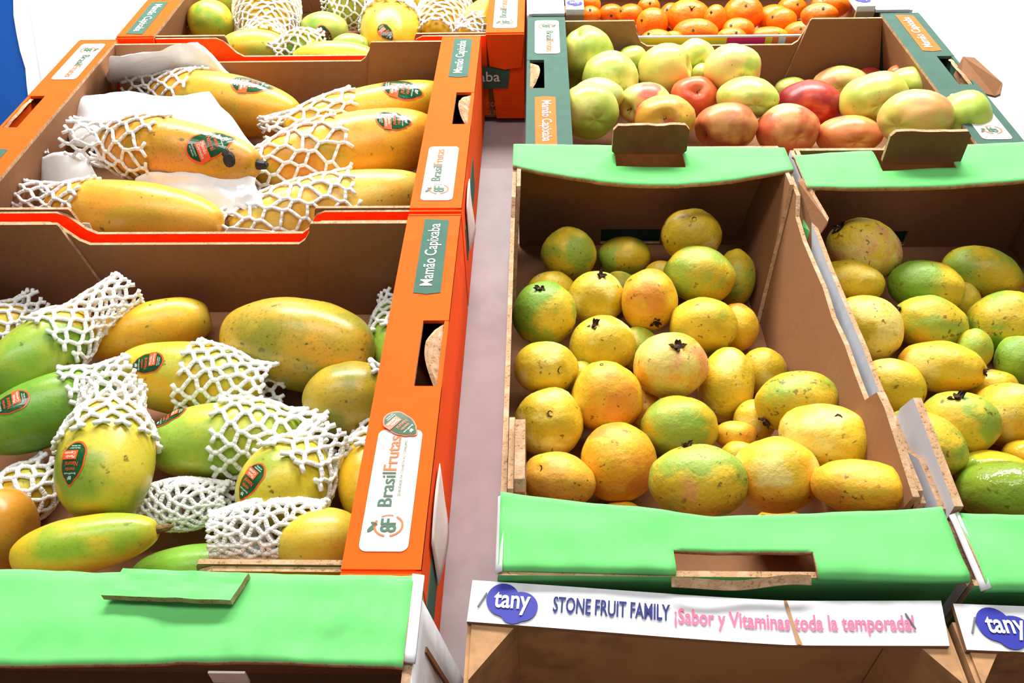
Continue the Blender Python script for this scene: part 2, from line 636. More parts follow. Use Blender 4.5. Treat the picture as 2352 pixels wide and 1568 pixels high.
# ------------------------------------------------------------------ green and white cardboard boxes
def ledge(parent, name, x0, x1, yo, yi, z, na=40, nb=10, skip=None, wr=.0012, droop=0.0, seed=0, slope=0.0):
    """folded flap: yo(a) outer crease, yi(a) inner free edge"""
    def fn(a, b):
        x = x0 + (x1 - x0) * a
        y = yo(a) + (yi(a) - yo(a)) * b
        w_ = noise.noise(Vector((x * 18, y * 40, seed))) * wr + noise.noise(Vector((x * 60, y * 30, seed + 5))) * wr * .5
        edge_ = .0025 * (1 - min(1, b / .12)) ** 2
        return (x, y, z + w_ - droop * b * math.sin(math.pi * a) - edge_ - slope * b)
    mb = MB()
    mb.grid(fn, na, nb, .0045, skip, 0, 1, 2, None, True)
    return part(parent, name, mb, [GREEN, KRAFT, EDGE], True)


def green_box(label, x0, x1, yf, yr, H, group, lean=(0, 0)):
    def shear(mb, s):
        k = lean[0] if s < 0 else lean[1]
        for p in mb.v:
            p.x += k * max(0, 1 - p.z / H)
        return mb
    c = Vector(((x0 + x1) / 2, (yf + yr) / 2, 0))
    r_ = root('cardboard_box', label, 'box', c, group)
    mb = MB(); mb.box(x0 + .001 + lean[0], x1 - .001 + lean[1], yf + .001, yr - .001, .0005, .005, 0)
    part(r_, 'bottom', mb, [KRAFT])
    mats = [WHITECARD, KRAFT, EDGE]
    for s, xo in ((-1, x0), (1, x1)):
        prof = [(yf + .004, .001), (yr - .004, .001), (yr - .004, H - .004), (yr - .1, H - .006), (yr - .12, H - .02)]
        for i in range(7):
            prof.append((yr - .12 - (yr - yf - .25) * (i + 1) / 8, H - .022 + R.uniform(-.002, .002)))
        prof += [(yf + .13, H - .02), (yf + .11, H - .006), (yf + .064, H - .006), (yf + .06, H - .012), (yf + .004, H - .012)]
        mb = MB()
        a, b_ = sorted((xo, xo - s * .0045))
        mb.prism(prof, 'x', a, b_, 1 if s > 0 else 0, 0 if s > 0 else 1, 2)
        part(r_, 'side_wall', shear(mb, s), mats)
        xi = xo - s * .005
        a, b_ = sorted((xi, xi - s * .0045))
        mb = MB()
        mb.prism([(yr - .006, .006), (yr - .006, H - .002), (yr - .085, H - .002), (yr - .1, H - .03), (yr - .155, .006)], 'x', a, b_, 1, 1, 2)
        part(r_, 'corner_flap', shear(mb, s), mats)
        mb = MB()
        mb.prism([(yf + .006, .006), (yf + .006, H - .012), (yf + .058, H - .012), (yf + .068, H + .004), (yf + .135, H + .004), (yf + .145, H - .004), (yf + .16, .006)], 'x', a, b_, 1, 1, 2)
        part(r_, 'corner_flap', shear(mb, s), mats)
    return r_


HB = .15
G1 = (-.026, .290, .301, .868)
G2 = (.297, .613, .296, .862)
g1 = green_box('green and white cardboard box full of yellow guavas, next to the grey gap', *G1, HB, 'green guava boxes', (-.008, -.026))
g2 = green_box('green and white cardboard box of guavas cut off by the right edge', *G2, HB, 'green guava boxes')


def wall_y(parent, name, x0, x1, y0, y1, z0, z1, hole=None, mats=None, mi=None):
    mb = MB()
    mi = mi or [2, 2, 0, 1, 2, 2]
    if hole:
        hx0, hx1, hz0, hz1 = hole
        mb.box(x0, hx0, y0, y1, z0, z1, mi); mb.box(hx1, x1, y0, y1, z0, z1, mi)
        if hz0 > z0:
            mb.box(hx0, hx1, y0, y1, z0, hz0, mi)
        if hz1 < z1:
            mb.box(hx0, hx1, y0, y1, hz1, z1, mi)
    else:
        mb.box(x0, x1, y0, y1, z0, z1, mi)
    return part(parent, name, mb, mats or [GREEN, KRAFT, EDGE])


def xat(u, v, z=HB):
    return P(u, v, z).x


def yat(u, v, z=HB):
    return P(u, v, z).y


h0, h1 = PY(1379, 560, .862).x, PY(1515, 560, .862).x
wall_y(g1, 'back_wall', G1[0] + .005, G1[1] - .005, .863, .868, .005, HB - .004, (h0, h1, .008, .03), mi=[2, 2, 1, 0, 2, 2])
wall_y(g1, 'front_wall', G1[0], G1[1], .301, .3055, .001, HB - .003)
wall_y(g2, 'back_wall', G2[0] + .005, G2[1] - .005, .857, .862, .005, HB - .004, (.385, .47, .008, .03), mi=[2, 2, 1, 0, 2, 2])
wall_y(g2, 'front_wall', G2[0], G2[1], .296, .3005, .001, HB - .003)
# rear ledge of box 1 with notch and standing tab
n0, n1 = (xat(1407, 355) - G1[0]) / (G1[1] - G1[0]), (xat(1574, 355) - G1[0]) / (G1[1] - G1[0])
nd = yat(1490, 355)
ledge(g1, 'rear_ledge', G1[0], G1[1], lambda a: .874 - .012 * a, lambda a: .822 - .012 * a - .026 * math.sin(math.pi * a), HB, 48, 12,
      lambda a, b: n0 < a < n1 and b < .55, droop=.006, seed=1)


def tab(parent, u0, u1, v0, v1, yy, jag=.002, seed=0):
    a0, a1 = PY(u0, v1, yy), PY(u1, v1, yy)
    zt = PY((u0 + u1) / 2, v0, yy).z
    zb = (a0.z + a1.z) / 2
    rr = random.Random(seed)
    w_ = a1.x - a0.x
    pts = [(a0.x + .004, zb), (a1.x - .004, zb), (a1.x, zb + .004), (a1.x, zt - .006), (a1.x - .005, zt)]
    for i in range(1, 9):
        pts.append((a1.x - .005 - (w_ - .01) * i / 9, zt + rr.uniform(-jag, jag) * .4))
    pts += [(a0.x + .005, zt), (a0.x, zt - .006), (a0.x, zb + .004)]
    mb = MB()
    mb.prism(pts, 'y', yy, yy + .005, 0, 0, 1)
    part(parent, 'hand_tab', mb, [KRAFT_D, EDGE], label='brown cardboard tab standing up in the notch')


tab(g1, 1405, 1576, 288, 354, .846, seed=2)
n2, n3 = (xat(2022, 380) - G2[0]) / (G2[1] - G2[0]), (xat(2203, 375) - G2[0]) / (G2[1] - G2[0])
ledge(g2, 'rear_ledge', G2[0], G2[1], lambda a: .845 + .03 * a, lambda a: .775 + .022 * a - .004 * math.sin(math.pi * a), HB, 48, 12,
      lambda a, b: n2 < a < n3 and b < .60, droop=.004, seed=3)
tab(g2, 2024, 2204, 302, 378, .828, seed=4)
# green corner flap hanging at the back-left of box 2
mb = MB()
cf = [P(1836, 408, .152), P(1852, 412, .150), P(1904, 500, .142), P(1902, 510, .138), P(1880, 540, .124), P(1862, 590, .10), P(1842, 520, .12)]
mb.poly(cf, 0); mb.poly([p - Vector((.002, .004, .002)) for p in cf[::-1]], 1)
for i in range(len(cf)):
    j = (i + 1) % len(cf); d = Vector((.002, .004, .002))
    mb.add([cf[i], cf[i] - d, cf[j] - d, cf[j]], [(0, 1, 2, 3)], 2)
part(g2, 'loose_flap', mb, [GREEN, KRAFT, EDGE], label='green corner flap hanging inwards')
# front ledges
n4, n5 = (xat(1542, 1300) - G1[0]) / (G1[1] - G1[0]), (xat(1862, 1320) - G1[0]) / (G1[1] - G1[0])


def g1_in(a):
    return .367 - .042 * a if a < .49 else .3465 + .018 * (a - .49)


ledge(g1, 'front_ledge', G1[0], G1[1] + .004, lambda a: .304 - .006 * a, g1_in, HB + .002, 60, 14,
      lambda a, b: n4 < a < n5 and b < .36, wr=.0022, seed=6)
ledge(g2, 'front_ledge', G2[0] + .006, G2[1], lambda a: .292, lambda a: .352 - .02 * a, HB + .002, 48, 12, None, wr=.002, seed=7)
for g, xx, ya, yb in ((g1, G1[0] - .002, .302, .366), (g2, G2[0] + .003, .292, .352)):
    mb = MB()
    mb.grid(lambda a, b: (xx + .005 * b, ya + (yb - ya) * a, HB - .002 + .004 * b), 8, 2, .002, None, 0, 0, 0)
    part(g, 'white_edge', mb, [WHITECARD], True)
# torn hand-hole lip hanging over the front of box 1
mb = MB()
xa, xb = xat(1545, 1345), xat(1866, 1345)
rr = random.Random(3)
mb.grid(lambda a, b: (xa + (xb - xa) * a, .299 - .005 * b - .002 * math.sin(a * 5), HB - .001 - .004 * b + .0012 * math.sin(a * 9)), 30, 2, .004, None, 0, 1, 1, Vector((0, -.4, .9)))
part(g1, 'torn_lip', mb, [GREEN, EDGE], label='torn hand-hole lip with raw corrugated edge')
# free-standing cardboard stubs at box 1's front left corner
mb = MB()
mb.prism([(.369, .04), (.44, .04), (.44, HB - .004), (.43, HB + .012), (.375, HB + .008), (.369, HB)], 'x', -.016, -.008, 1, 1, 1)
part(g1, 'corner_stub', mb, [KRAFT, EDGE])
mb = MB()
mb.prism([(.362, .04), (.47, .04), (.47, HB - .012), (.458, HB + .014), (.44, HB + .016), (.362, HB + .006)], 'x', .2745, .2795, 0, 0, 1)
for p in mb.v:
    p.x -= .026 * max(0, 1 - p.z / HB)
part(g1, 'corner_stub', mb, [KRAFT, EDGE])
mb = MB()
mb.prism([(.354, .03), (.462, .03), (.462, HB - .01), (.452, HB + .014), (.354, HB + .006)], 'x', .3015, .308, 2, 0, 1)
part(g2, 'corner_stub', mb, [KRAFT, EDGE, WHITECARD])

# front-left green box (only its back end is in view)
GF = (-.66, -.080, -.1, .299)
gf = root('cardboard_box', 'empty green and white cardboard box at the lower left', 'box', ((GF[0] + GF[1]) / 2, .1, 0), 'green guava boxes')
mb = MB(); mb.box(GF[0], GF[1], GF[2], GF[3], .0005, .005); part(gf, 'bottom', mb, [KRAFT])
wall_y(gf, 'back_wall', GF[0], GF[1], .294, .299, .005, HB - .004, mi=[2, 2, 1, 0, 2, 2])
wall_y(gf, 'front_wall', GF[0], GF[1], GF[2], GF[2] + .005, .005, HB - .004)
mb = MB()
mb.prism([(GF[2], .003), (.2915, .003), (.2915, HB - .004), (.2, HB - .006), (.18, HB - .03), (GF[2], HB - .03)], 'x', GF[1] - .005, GF[1] - .0005, 1, 0, 2)
part(gf, 'side_wall', mb, [WHITECARD, KRAFT, EDGE])
mb = MB()
mb.prism([(GF[2], .003), (.2915, .003), (.2915, HB - .004), (GF[2], HB - .03)], 'x', GF[0], GF[0] + .005, 0, 1, 2)
part(gf, 'side_wall', mb, [WHITECARD, KRAFT, EDGE])
mb = MB()  # white flap leaning out along the right side
mb.grid(lambda a, b: (GF[1] + .001 + .022 * b * (1 - .3 * a), .287 - .10 * a, HB - .006 - .13 * b), 6, 8, .003, None, 0, 1, 2, Vector((-1, 0, 0)))
part(gf, 'side_flap', mb, [WHITECARD, KRAFT, EDGE], True)
mb = MB()
mb.grid(lambda a, b: (GF[1] + .004 + .02 * b, .262 - .004 * a, HB - .03 - .1 * b), 2, 6, .002, None, 0, 0, 0, Vector((1, 0, 0)))
part(gf, 'flap_seam', mb, [KRAFT_D])
t0, t1 = (xat(278, 1330) - GF[0]) / (GF[1] - GF[0]), (xat(578, 1330) - GF[0]) / (GF[1] - GF[0])
ledge(gf, 'rear_ledge', GF[0], GF[1] - .004, lambda a: .3035 - .004 * a, lambda a: .240 - .008 * a + .003 * math.sin(a * 9), HB, 64, 12,
      lambda a, b: t0 < a < t1 and b < .1, wr=.003, seed=9)
mb = MB()
mb.grid(lambda a, b: (GF[1] - .005 + .008 * a, .300 - .062 * b, HB - .002 * a), 3, 10, .003, None, 0, 0, 0)
part(gf, 'white_edge', mb, [WHITECARD], True)
mb = MB()
xa, xb = xat(282, 1335), xat(574, 1335)
mb.grid(lambda a, b: (xa + (xb - xa) * a - .006 * b, .2985 - .022 * b - .003 * a, HB + .0065 + .003 * b + noise.noise(Vector((a * 6, b * 3, 2))) * .0015), 24, 5, .006, None, 0, 1, 1, Vector((0, 0, -1)))
part(gf, 'folded_tab', mb, [GREEN, EDGE], label='green hand tab folded over with a raw brown edge')
mb = MB()
q = P(555, 1520, .12)
mb.box(q.x - .012, q.x + .012, .232, .2335, HB - .022, HB - .008)
part(gf, 'tape_scrap', mb, [LBL_WHITE])


# ------------------------------------------------------------------ wooden stone-fruit trays
def tany_logo(mb, fn, cx, cy, w, h):
    n = 40
    pts = []
    for i in range(n):
        a = 2 * math.pi * i / n
        # two lobes of a leaning heart
        p = Vector((math.cos(a), math.sin(a)))
        r1 = 1.0
        best = 0
        for (ox, oy, rx, ry) in ((-.36, .16, .64, .80), (.36, -.12, .64, .72), (.08, -.38, .5, .6)):
            # largest distance along p inside ellipse
            A = (p.x / rx) ** 2 + (p.y / ry) ** 2
            B = -2 * (p.x * ox / rx ** 2 + p.y * oy / ry ** 2)
            Cc = (ox / rx) ** 2 + (oy / ry) ** 2 - 1
            D = B * B - 4 * A * Cc
            if D > 0:
                best = max(best, (-B + math.sqrt(D)) / (2 * A))
        pts.append(fn(cx + p.x * best * w / 2, cy + p.y * best * h / 2))
    mb.poly(pts, 0)


def tany_tray(label, corners, group):
    zt = .14
    q = [P(u, v, zt) for u, v in corners]          # back-left, back-right, front-right, front-left
    x0, x1 = min(q[0].x, q[3].x), max(q[1].x, q[2].x)
    r_ = root('wooden_fruit_tray', label, 'tray', ((x0 + x1) / 2, .1, 0), group)
    mb = MB()

    def fn(a, b):
        p = (q[0] * (1 - a) + q[1] * a) * (1 - b) + (q[3] * (1 - a) + q[2] * a) * b
        sg = -.0045 * math.sin(min(1, a / .68) * math.pi / 2) * (1 if a < .68 else (1 - a) / .32)
        return p + Vector((0, sg, -.001 + .0008 * math.sin(a * 7)))
    mb.grid(fn, 24, 4, .004, None, 0, 1, 2)
    bd = part(r_, 'end_board', mb, [WHITECARD, WOOD, KRAFT], label='white printed end board')
    L = x1 - x0
    yr, yi = q[0].y, q[3].y
    up = lambda a, b: Vector(fn(a / L, 1 - b / (yr - yi))) + Vector((0, 0, .0012))
    up2 = lambda a, b: up(a, b) + Vector((0, 0, .0008))
    wd = yr - yi
    mb = MB(); tany_logo(mb, up, L * .092, wd * .48, .036, .030)
    part(bd, 'emblem', mb, [INK_BLUE], label='blue heart-shaped emblem')
    mb = MB()
    put_text(mb, 'tany', up2, L * .092 - .0125, L * .092 + .0125, wd * .48 - .0085, wd * .48 + .0075, 0, 0.018)
    put_text(mb, 'STONE FRUIT FAMILY', up, L * .18, L * .428, wd * .34, wd * .72, 1, 0.022)
    put_text(mb, '¡Sabor y Vitaminas toda la temporada!', up, L * .437, L * .935, wd * .20, wd * .66, 2, 0.02)
    part(bd, 'lettering', mb, [INK_WHITE, INK_NAVY, INK_PINK])
    for a, dx in ((.02, .004), (.935, -.004)):
        mb = MB(); mb.tube(up(L * a, wd * .35), up(L * a + dx * 1.2, wd * .68), .0007, 5)
        part(bd, 'staple', mb, [STEEL])
    mb = MB(); mb.poly([up(L * .668, wd * .98), up(L * .675, wd * .98), up(L * .690, wd * .3), up(L * .700, 0), up(L * .688, 0), up(L * .682, wd * .32)])
    part(bd, 'split', mb, [WOOD], label='split in the board showing bare wood')
    mb = MB(); mb.box(x0 + .004, x1 - .004, .272, .276, .024, zt - .006); part(r_, 'end_wall', mb, [WOOD])
    for s, xo in ((1, x0), (-1, x1)):
        mb = MB()
        mb.prism([(xo + s * .003, .271), (xo + s * .034, .271), (xo + s * .003, .232)], 'z', .01, zt - .004)
        part(r_, 'corner_post', mb, [WOOD])
        mb = MB(); a, b_ = sorted((xo, xo + s * .003)); mb.box(a, b_, -.1, .276, .045, zt - .006); part(r_, 'side_board', mb, [WOOD])
    k = 9
    for i in range(k):
        xa = x0 + .004 + (x1 - x0 - .008) * i / k
        mb = MB(); mb.box(xa + .0012, xa + (x1 - x0 - .008) / k - .0012, -.1, .271, .018 + (i % 3) * .001, .022 + (i % 3) * .001)
        part(r_, 'slat', mb, [WOOD])
    for yy in (-.09, .08, .24):
        mb = MB(); mb.box(x0 + .005, x1 - .005, yy, yy + .02, .001, .018); part(r_, 'runner', mb, [WOOD])
    return r_


tray1 = tany_tray('wooden stone-fruit tray with white printed board below the guava box', ((1085, 1330), (2162, 1378), (2182, 1482), (1072, 1425)), 'wooden stone-fruit trays')
tray2 = tany_tray('wooden stone-fruit tray with blue emblem at the lower right corner', ((2190, 1384), (3270, 1400), (3380, 1510), (2222, 1490)), 'wooden stone-fruit trays')

# ------------------------------------------------------------------ tangerine tray at the back
tr = root('fruit_tray', 'white cardboard tray of tangerines behind the apples', 'tray', (.26, 1.45, 0))
TX0, TX1, TY0, TY1 = -.010, .575, 1.272, 1.66
mb = MB(); mb.box(TX0, TX1, TY0, TY1, .0005, .005); part(tr, 'bottom', mb, [KRAFT])
mb = MB(); mb.box(TX0 + .05, TX1 - .05, TY0, TY0 + .004, .005, .102, [0, 0, 0, 1, 0, 0]); part(tr, 'front_wall', mb, [WHITECARD, KRAFT])
mb = MB(); mb.box(TX0, TX1, TY1 - .004, TY1, .005, .16, [0, 0, 1, 0, 0, 0]); part(tr, 'back_wall', mb, [WHITECARD, KRAFT])
for i, (u0, u1, m) in enumerate(((1462, 1668, PRINT_Y), (1668, 1756, PRINT_M), (1756, 1772, PRINT_Y), (1772, 1786, INK_ORANGE), (1803, 1846, INK_ORANGE))):
    xa, xb = PY(u0, 98, TY0).x, PY(u1, 98, TY0).x
    mb = MB(); mb.box(xa, xb, TY0 - .0008, TY0 - .0002, .07, .0995); part(tr, 'colour_print', mb, [m])
for s, xo in ((1, TX0), (-1, TX1)):
    a, b_ = sorted((xo, xo + s * .004))
    mb = MB(); mb.box(a, b_, TY0, TY1, .005, .14); part(tr, 'side_wall', mb, [WHITECARD])
    a, b_ = sorted((xo, xo + s * .055))
    mb = MB(); mb.box(a, b_, TY0 + .001, TY1 - .004, .136, .14, 0); part(tr, 'side_ledge', mb, [WHITECARD])
    a, b_ = sorted((xo + s * .055, xo + s * .059))
    mb = MB()
    mb.box(a, b_, TY0 + .004, TY0 + .03, .005, .14); mb.box(a, b_, TY0 + .075, TY1 - .004, .005, .14); mb.box(a, b_, TY0 + .03, TY0 + .075, .005, .09)
    part(tr, 'inner_wall', mb, [KRAFT])
    xc0 = xo + s * .057
    a, b_ = sorted((xc0, xc0 + s * .028))
    mb = MB(); mb.box(a, b_, TY0 + .001, TY0 + .07, .138, .146)
    pl = part(tr, 'corner_plate', mb, [WHITECARD])
    fn = plane_fn((a, TY0 + .004, .1466), (1, 0, 0), (0, 1, 0), (0, 0, 1), 0)
    mb = MB(); tany_logo(mb, fn, .014, .02, .024, .022); put_text(mb, 'tany', lambda p, q: fn(p, q) + Vector((0, 0, .0005)), .006, .022, .014, .026, 1, .01)
    part(pl, 'emblem', mb, [INK_BLUE, INK_WHITE])
    mb = MB(); mb.box(a, b_, TY0 - .001, TY0 + .004, .10, .138); part(tr, 'corner_post', mb, [WOOD])

# ------------------------------------------------------------------ fruit: measured outlines, then settled so that none intersect
FR = []          # all fruit records


def view_frame(c):
    wv = (EYE - c).normalized()
    ux = (CAMX - wv * CAMX.dot(wv)).normalized()
    uy = wv.cross(ux)
    return ux, uy, wv


def round_rec(kind, box, u, v, rx, ry, rot, R0, z_hi, z_lo, **kw):
    """round-ish fruit seen as an ellipse rx, ry (px), rotated rot degrees clockwise"""
    rm = math.sqrt(rx * ry)
    r = ray(u, v)
    # optical depth at wanted radius
    d = F * R0 / rm
    dhi = (z_hi - ZC) / r.z
    dlo = (z_lo - ZC) / r.z
    d = max(dhi, min(dlo, d))
    c = EYE + r * d
    a = math.radians(rot)
    big, small = max(rx, ry) * d / F, min(rx, ry) * d / F
    ux, uy, wv = view_frame(c)
    ang = -a if rx >= ry else -a + math.pi / 2
    e = ux * math.cos(ang) + uy * math.sin(ang)
    sp = [(c, small * .97)]
    if big / small > 1.12:
        o = big - small
        sp = [(c + e * o * .8, small * .93), (c - e * o * .8, small * .93)]
    rec = dict(px=(rx, ry), kind=kind, box=box, u=u, v=v, rx=rx * d / F, ry=ry * d / F, rot=rot, c=c, sp=sp, s=1.0, ord=kw.pop('ord', 0) + v)
    rec.update(kw)
    FR.append(rec)
    return rec


def long_rec(box, u0, v0, u1, v1, hw, z0, z1, **kw):
    """papaya between two outline end points (px) at heights z0, z1, half width hw px"""
    a, b = P(u0, v0, z0), P(u1, v1, z1)
    c = (a + b) / 2
    d = depth(c)
    r = hw * d / F
    L = (b - a).length / 2
    ax = (b - a).normalized()
    sp = []
    n = 7
    nt_ = .0025 if kw.get('net') else 0
    for i in range(n):
        t = -1 + 2 * i / (n - 1)
        rr = r * (1 - abs(t * .86) ** 2.4) ** .5 + nt_
        sp.append((c + ax * (L - rr * .8) * t, rr * .97))
    rec = dict(kind='papaya', box=box, u=(u0 + u1) / 2, v=(v0 + v1) / 2, c=c, ax=ax, L=L, r=r, sp=sp, s=1.0, ord=kw.pop('ord', 0) + (v0 + v1) / 2)
    rec.update(kw)
    FR.append(rec)
    return rec


BOUNDS = {'g1': (-.027, .281, .325, .860), 'g2': (.304, .605, .305, .852), 'a': (.006, .565, .886, 1.247), 't': (.052, .51, 1.278, 1.65),
          'c1': (-.655, -.100, .316, .727), 'c2': (-.655, -.100, .764, 1.180), 'c3': (-.600, -.036, 1.216, 1.615)}


def settle():
    boxes = {}
    for f in FR:
        boxes.setdefault(f['box'], []).append(f)
        zl = max(ZC - p.z + r for p, r in f['sp'])
        f['smax'] = (ZC - .0065) / zl
        # stay between the walls of the box (scaling about the eye moves x and y linearly)
        x0_, x1_, y0_, y1_ = BOUNDS[f['box']]
        lo_, hi_ = .70, min(f['smax'], 1.4)
        xlo, xhi = .70, 1.4
        ylo, yhi = .70, 1.4
        for p, r in f['sp']:
            r *= .92
            if p.x - r > 0:
                xlo = max(xlo, x0_ / (p.x - r))
            else:
                xhi = min(xhi, x0_ / (p.x - r)) if x0_ < 0 else xhi
            if p.x + r > 0:
                xhi = min(xhi, x1_ / (p.x + r)) if x1_ > 0 else xhi
            else:
                xlo = max(xlo, x1_ / (p.x + r)) if x1_ < 0 else xlo
            ylo = max(ylo, y0_ / (p.y - r))
            yhi = min(yhi, y1_ / (p.y + r))
        f['smax'] = max(.85, min(hi_, max(xhi, ylo), max(yhi, ylo)))
        f['smin'] = min(f['smax'], max(.80, ylo, xlo))
        f['s0'] = f['s'] = max(f['smin'], min(1.0, f['smax']))
        f['dbg'] = (round(f['smin'], 2), round(f['smax'], 2), round(hi_, 2), round(xhi, 2), round(ylo, 2))
    for fs in boxes.values():
        n = len(fs)
        pts = [np.array([tuple(p - EYE) for p, r in f['sp']]) for f in fs]
        rad = [np.array([r for p, r in f['sp']]) for f in fs]
        for it in range(260):
            for i in range(n):
                for j in range(i + 1, n):
                    a, b = fs[i], fs[j]
                    A, B = pts[i] * a['s'], pts[j] * b['s']
                    D = np.linalg.norm(A[:, None] - B[None], axis=2)
                    pen = ((rad[i] * a['s'])[:, None] + (rad[j] * b['s'])[None] - D).max()
                    if pen > 0:
                        k = pen * .35 / np.linalg.norm(A[0])
                        fr, bk = (a, b) if a['ord'] > b['ord'] else (b, a)
                        fr['s'] = max(fr['smin'], fr['s'] - k)
                        bk['s'] = min(bk['smax'], bk['s'] + k)
            for i in range(n):
                for j in range(i + 1, n):
                    a, b = fs[i], fs[j]
                    fr, bk = (a, b) if a['ord'] > b['ord'] else (b, a)
                    if fr['kind'] == 'papaya':
                        continue
                    gap = math.hypot(a['u'] - b['u'], a['v'] - b['v']) - .42 * (sum(a['px']) + sum(b['px']))
                    if gap < 0:
                        need = depth(EYE + (fr['c'] - EYE) * fr['s']) + .25 * fr['rx'] - depth(EYE + (bk['c'] - EYE) * bk['s'])
                        if need > 0:
                            fr['s'] = max(fr['smin'], fr['s'] - need * .25)
                            bk['s'] = min(bk['smax'], bk['s'] + need * .25)
            if it < 200:
                for f in fs:
                    f['s'] += (f['smax'] - f['s']) * .006
    for f in FR:
        s = f['s']
        f['c'] = EYE + (f['c'] - EYE) * s
        for k in ('rx', 'ry', 'L', 'r'):
            if k in f:
                f[k] *= s


def cam_dir(f, cu, cv):
    """unit direction (view frame) of a surface mark seen at offset (px) from the fruit centre"""
    d = depth(f['c'])
    dx, dy = (cu - f['u']) * d / F / f['rx'], -(cv - f['v']) * d / F / f['ry']
    l = math.hypot(dx, dy)
    if l > .97:
        dx, dy = dx / l * .97, dy / l * .97
    return Vector((dx, dy, math.sqrt(max(0, 1 - dx * dx - dy * dy))))


def img_vec(du, dv, scale):
    return tuple((CAMX * du - CAMY * dv).normalized() * scale)


def sphere_pts(nu, nv):
    vs = [Vector((0, 0, 1))]
    for j in range(1, nv):
        th = math.pi * j / nv
        for i in range(nu):
            ph = 2 * math.pi * i / nu
            vs.append(Vector((math.sin(th) * math.cos(ph), math.sin(th) * math.sin(ph), math.cos(th))))
    vs.append(Vector((0, 0, -1)))
    fs = []
    for i in range(nu):
        fs.append([0, 1 + i, 1 + (i + 1) % nu])
    for j in range(nv - 2):
        for i in range(nu):
            a, b = 1 + j * nu + i, 1 + j * nu + (i + 1) % nu
            fs.append([a, a + nu, b + nu, b])
    k = 1 + (nv - 2) * nu
    for i in range(nu):
        fs.append([k + i, len(vs) - 1, k + (i + 1) % nu])
    return vs, fs


SPH = sphere_pts(32, 22)
SPH_S = sphere_pts(24, 16)


def axis_rot(a):
    """rotation taking +Z to a"""
    return Vector((0, 0, 1)).rotation_difference(a).to_matrix()


def round_mesh(f, prof, lump, seed, axis, res=SPH):
    """prof(theta)->radius (theta from the axis); returns MB in deck coordinates and a mapper unit-dir->point"""
    ux, uy, wv = view_frame(f['c'])
    a = -math.radians(f['rot'])
    ca, sa = math.cos(a), math.sin(a)
    rot_ = axis_rot(axis)
    rz = math.sqrt(f['rx'] * f['ry']) * .97

    def place(p):        # p in unit view frame -> deck
        x, y = p.x * ca + p.y * sa, -p.x * sa + p.y * ca
        x, y = x * f['rx'], y * f['ry']
        x, y = x * ca - y * sa, x * sa + y * ca
        return f['c'] + ux * x + uy * y + wv * (p.z * rz)

    def shape(d):        # d unit direction in axis frame (z = axis)
        th = math.acos(max(-1, min(1, d.z)))
        ph = math.atan2(d.y, d.x)
        r_ = prof(th, ph)
        n1 = noise.noise(d * 1.6 + Vector((seed, seed * .7, 3)))
        n2 = noise.noise(d * 4.2 + Vector((seed * .3, 5, seed)))
        return (rot_ @ (d * r_)) * (1 + lump * n1 + lump * .35 * n2)
    mb = MB()
    vs, fs = res
    mb.add([place(shape(v)) for v in vs], fs)
    return mb, place, shape, rot_


def calyx_part(o, f, place, shape, rot_, size, kind, mat=None, seed=0):
    """dried flower remnant at the fruit's axis end"""
    rr = random.Random(seed)
    base = place(shape(Vector((0, 0, 1))))
    n = (base - f['c']).normalized()
    t1 = n.orthogonal().normalized()
    t2 = n.cross(t1)
    mb = MB()
    pts = [base + n * .0006 + (t1 * math.cos(i * math.pi / 4) + t2 * math.sin(i * math.pi / 4)) * size * rr.uniform(.4, .6) for i in range(8)]
    top = base + n * (.0015 if kind == 'crown' else -.0005)
    for i in range(8):
        mb.poly([pts[i], pts[(i + 1) % 8], top])
    if True:
        k = rr.choice((5, 5, 6))
        fl = 1.0 if kind == 'crown' else .42
        for i in range(k):
            a = 2 * math.pi * (i + rr.uniform(-.35, .35)) / k
            d = t1 * math.cos(a) + t2 * math.sin(a)
            e = n.cross(d)
            l, h, wd = size * rr.uniform(.5, 1.2) * fl, size * rr.uniform(.3, 1.3) * fl * fl, size * .42
            r0 = base + d * size * .3 - n * .001
            q = [r0 - e * wd, r0 + e * wd, r0 + d * l * .6 + n * h * .8 + e * wd * .6, r0 + d * l + n * h * rr.uniform(.6, 1.1), r0 + d * l * .6 + n * h * .7 - e * wd * .7]
            mb.poly(q)
            mb.poly([p + (n * .3 - d) * .0009 for p in q[::-1]])
    part(o, 'calyx', mb, [mat or CALYX])


# ---- guavas -------------------------------------------------------
YEL, YEL2 = (220, 186, 44), (198, 168, 34)
GRN, GRN2 = (150, 172, 58), (120, 158, 46)
ORG, ORG2 = (228, 166, 40), (216, 142, 42)
PAL = (226, 206, 110)


def guava(box, u, v, rx, ry, rot, cols, label, cal=None, ck='crown', pear=0.0, ord=0, grad=None, R0=.031, spots=.5, cs=.0062, axis=None, noback=False):
    round_rec('guava', box, u, v, rx, ry, rot, R0, .145, .034, ord=ord, cols=cols, label=label, cal=cal, ck=ck, pear=pear, grad=grad, spots=spots, cs=cs, axis=axis, noback=noback)


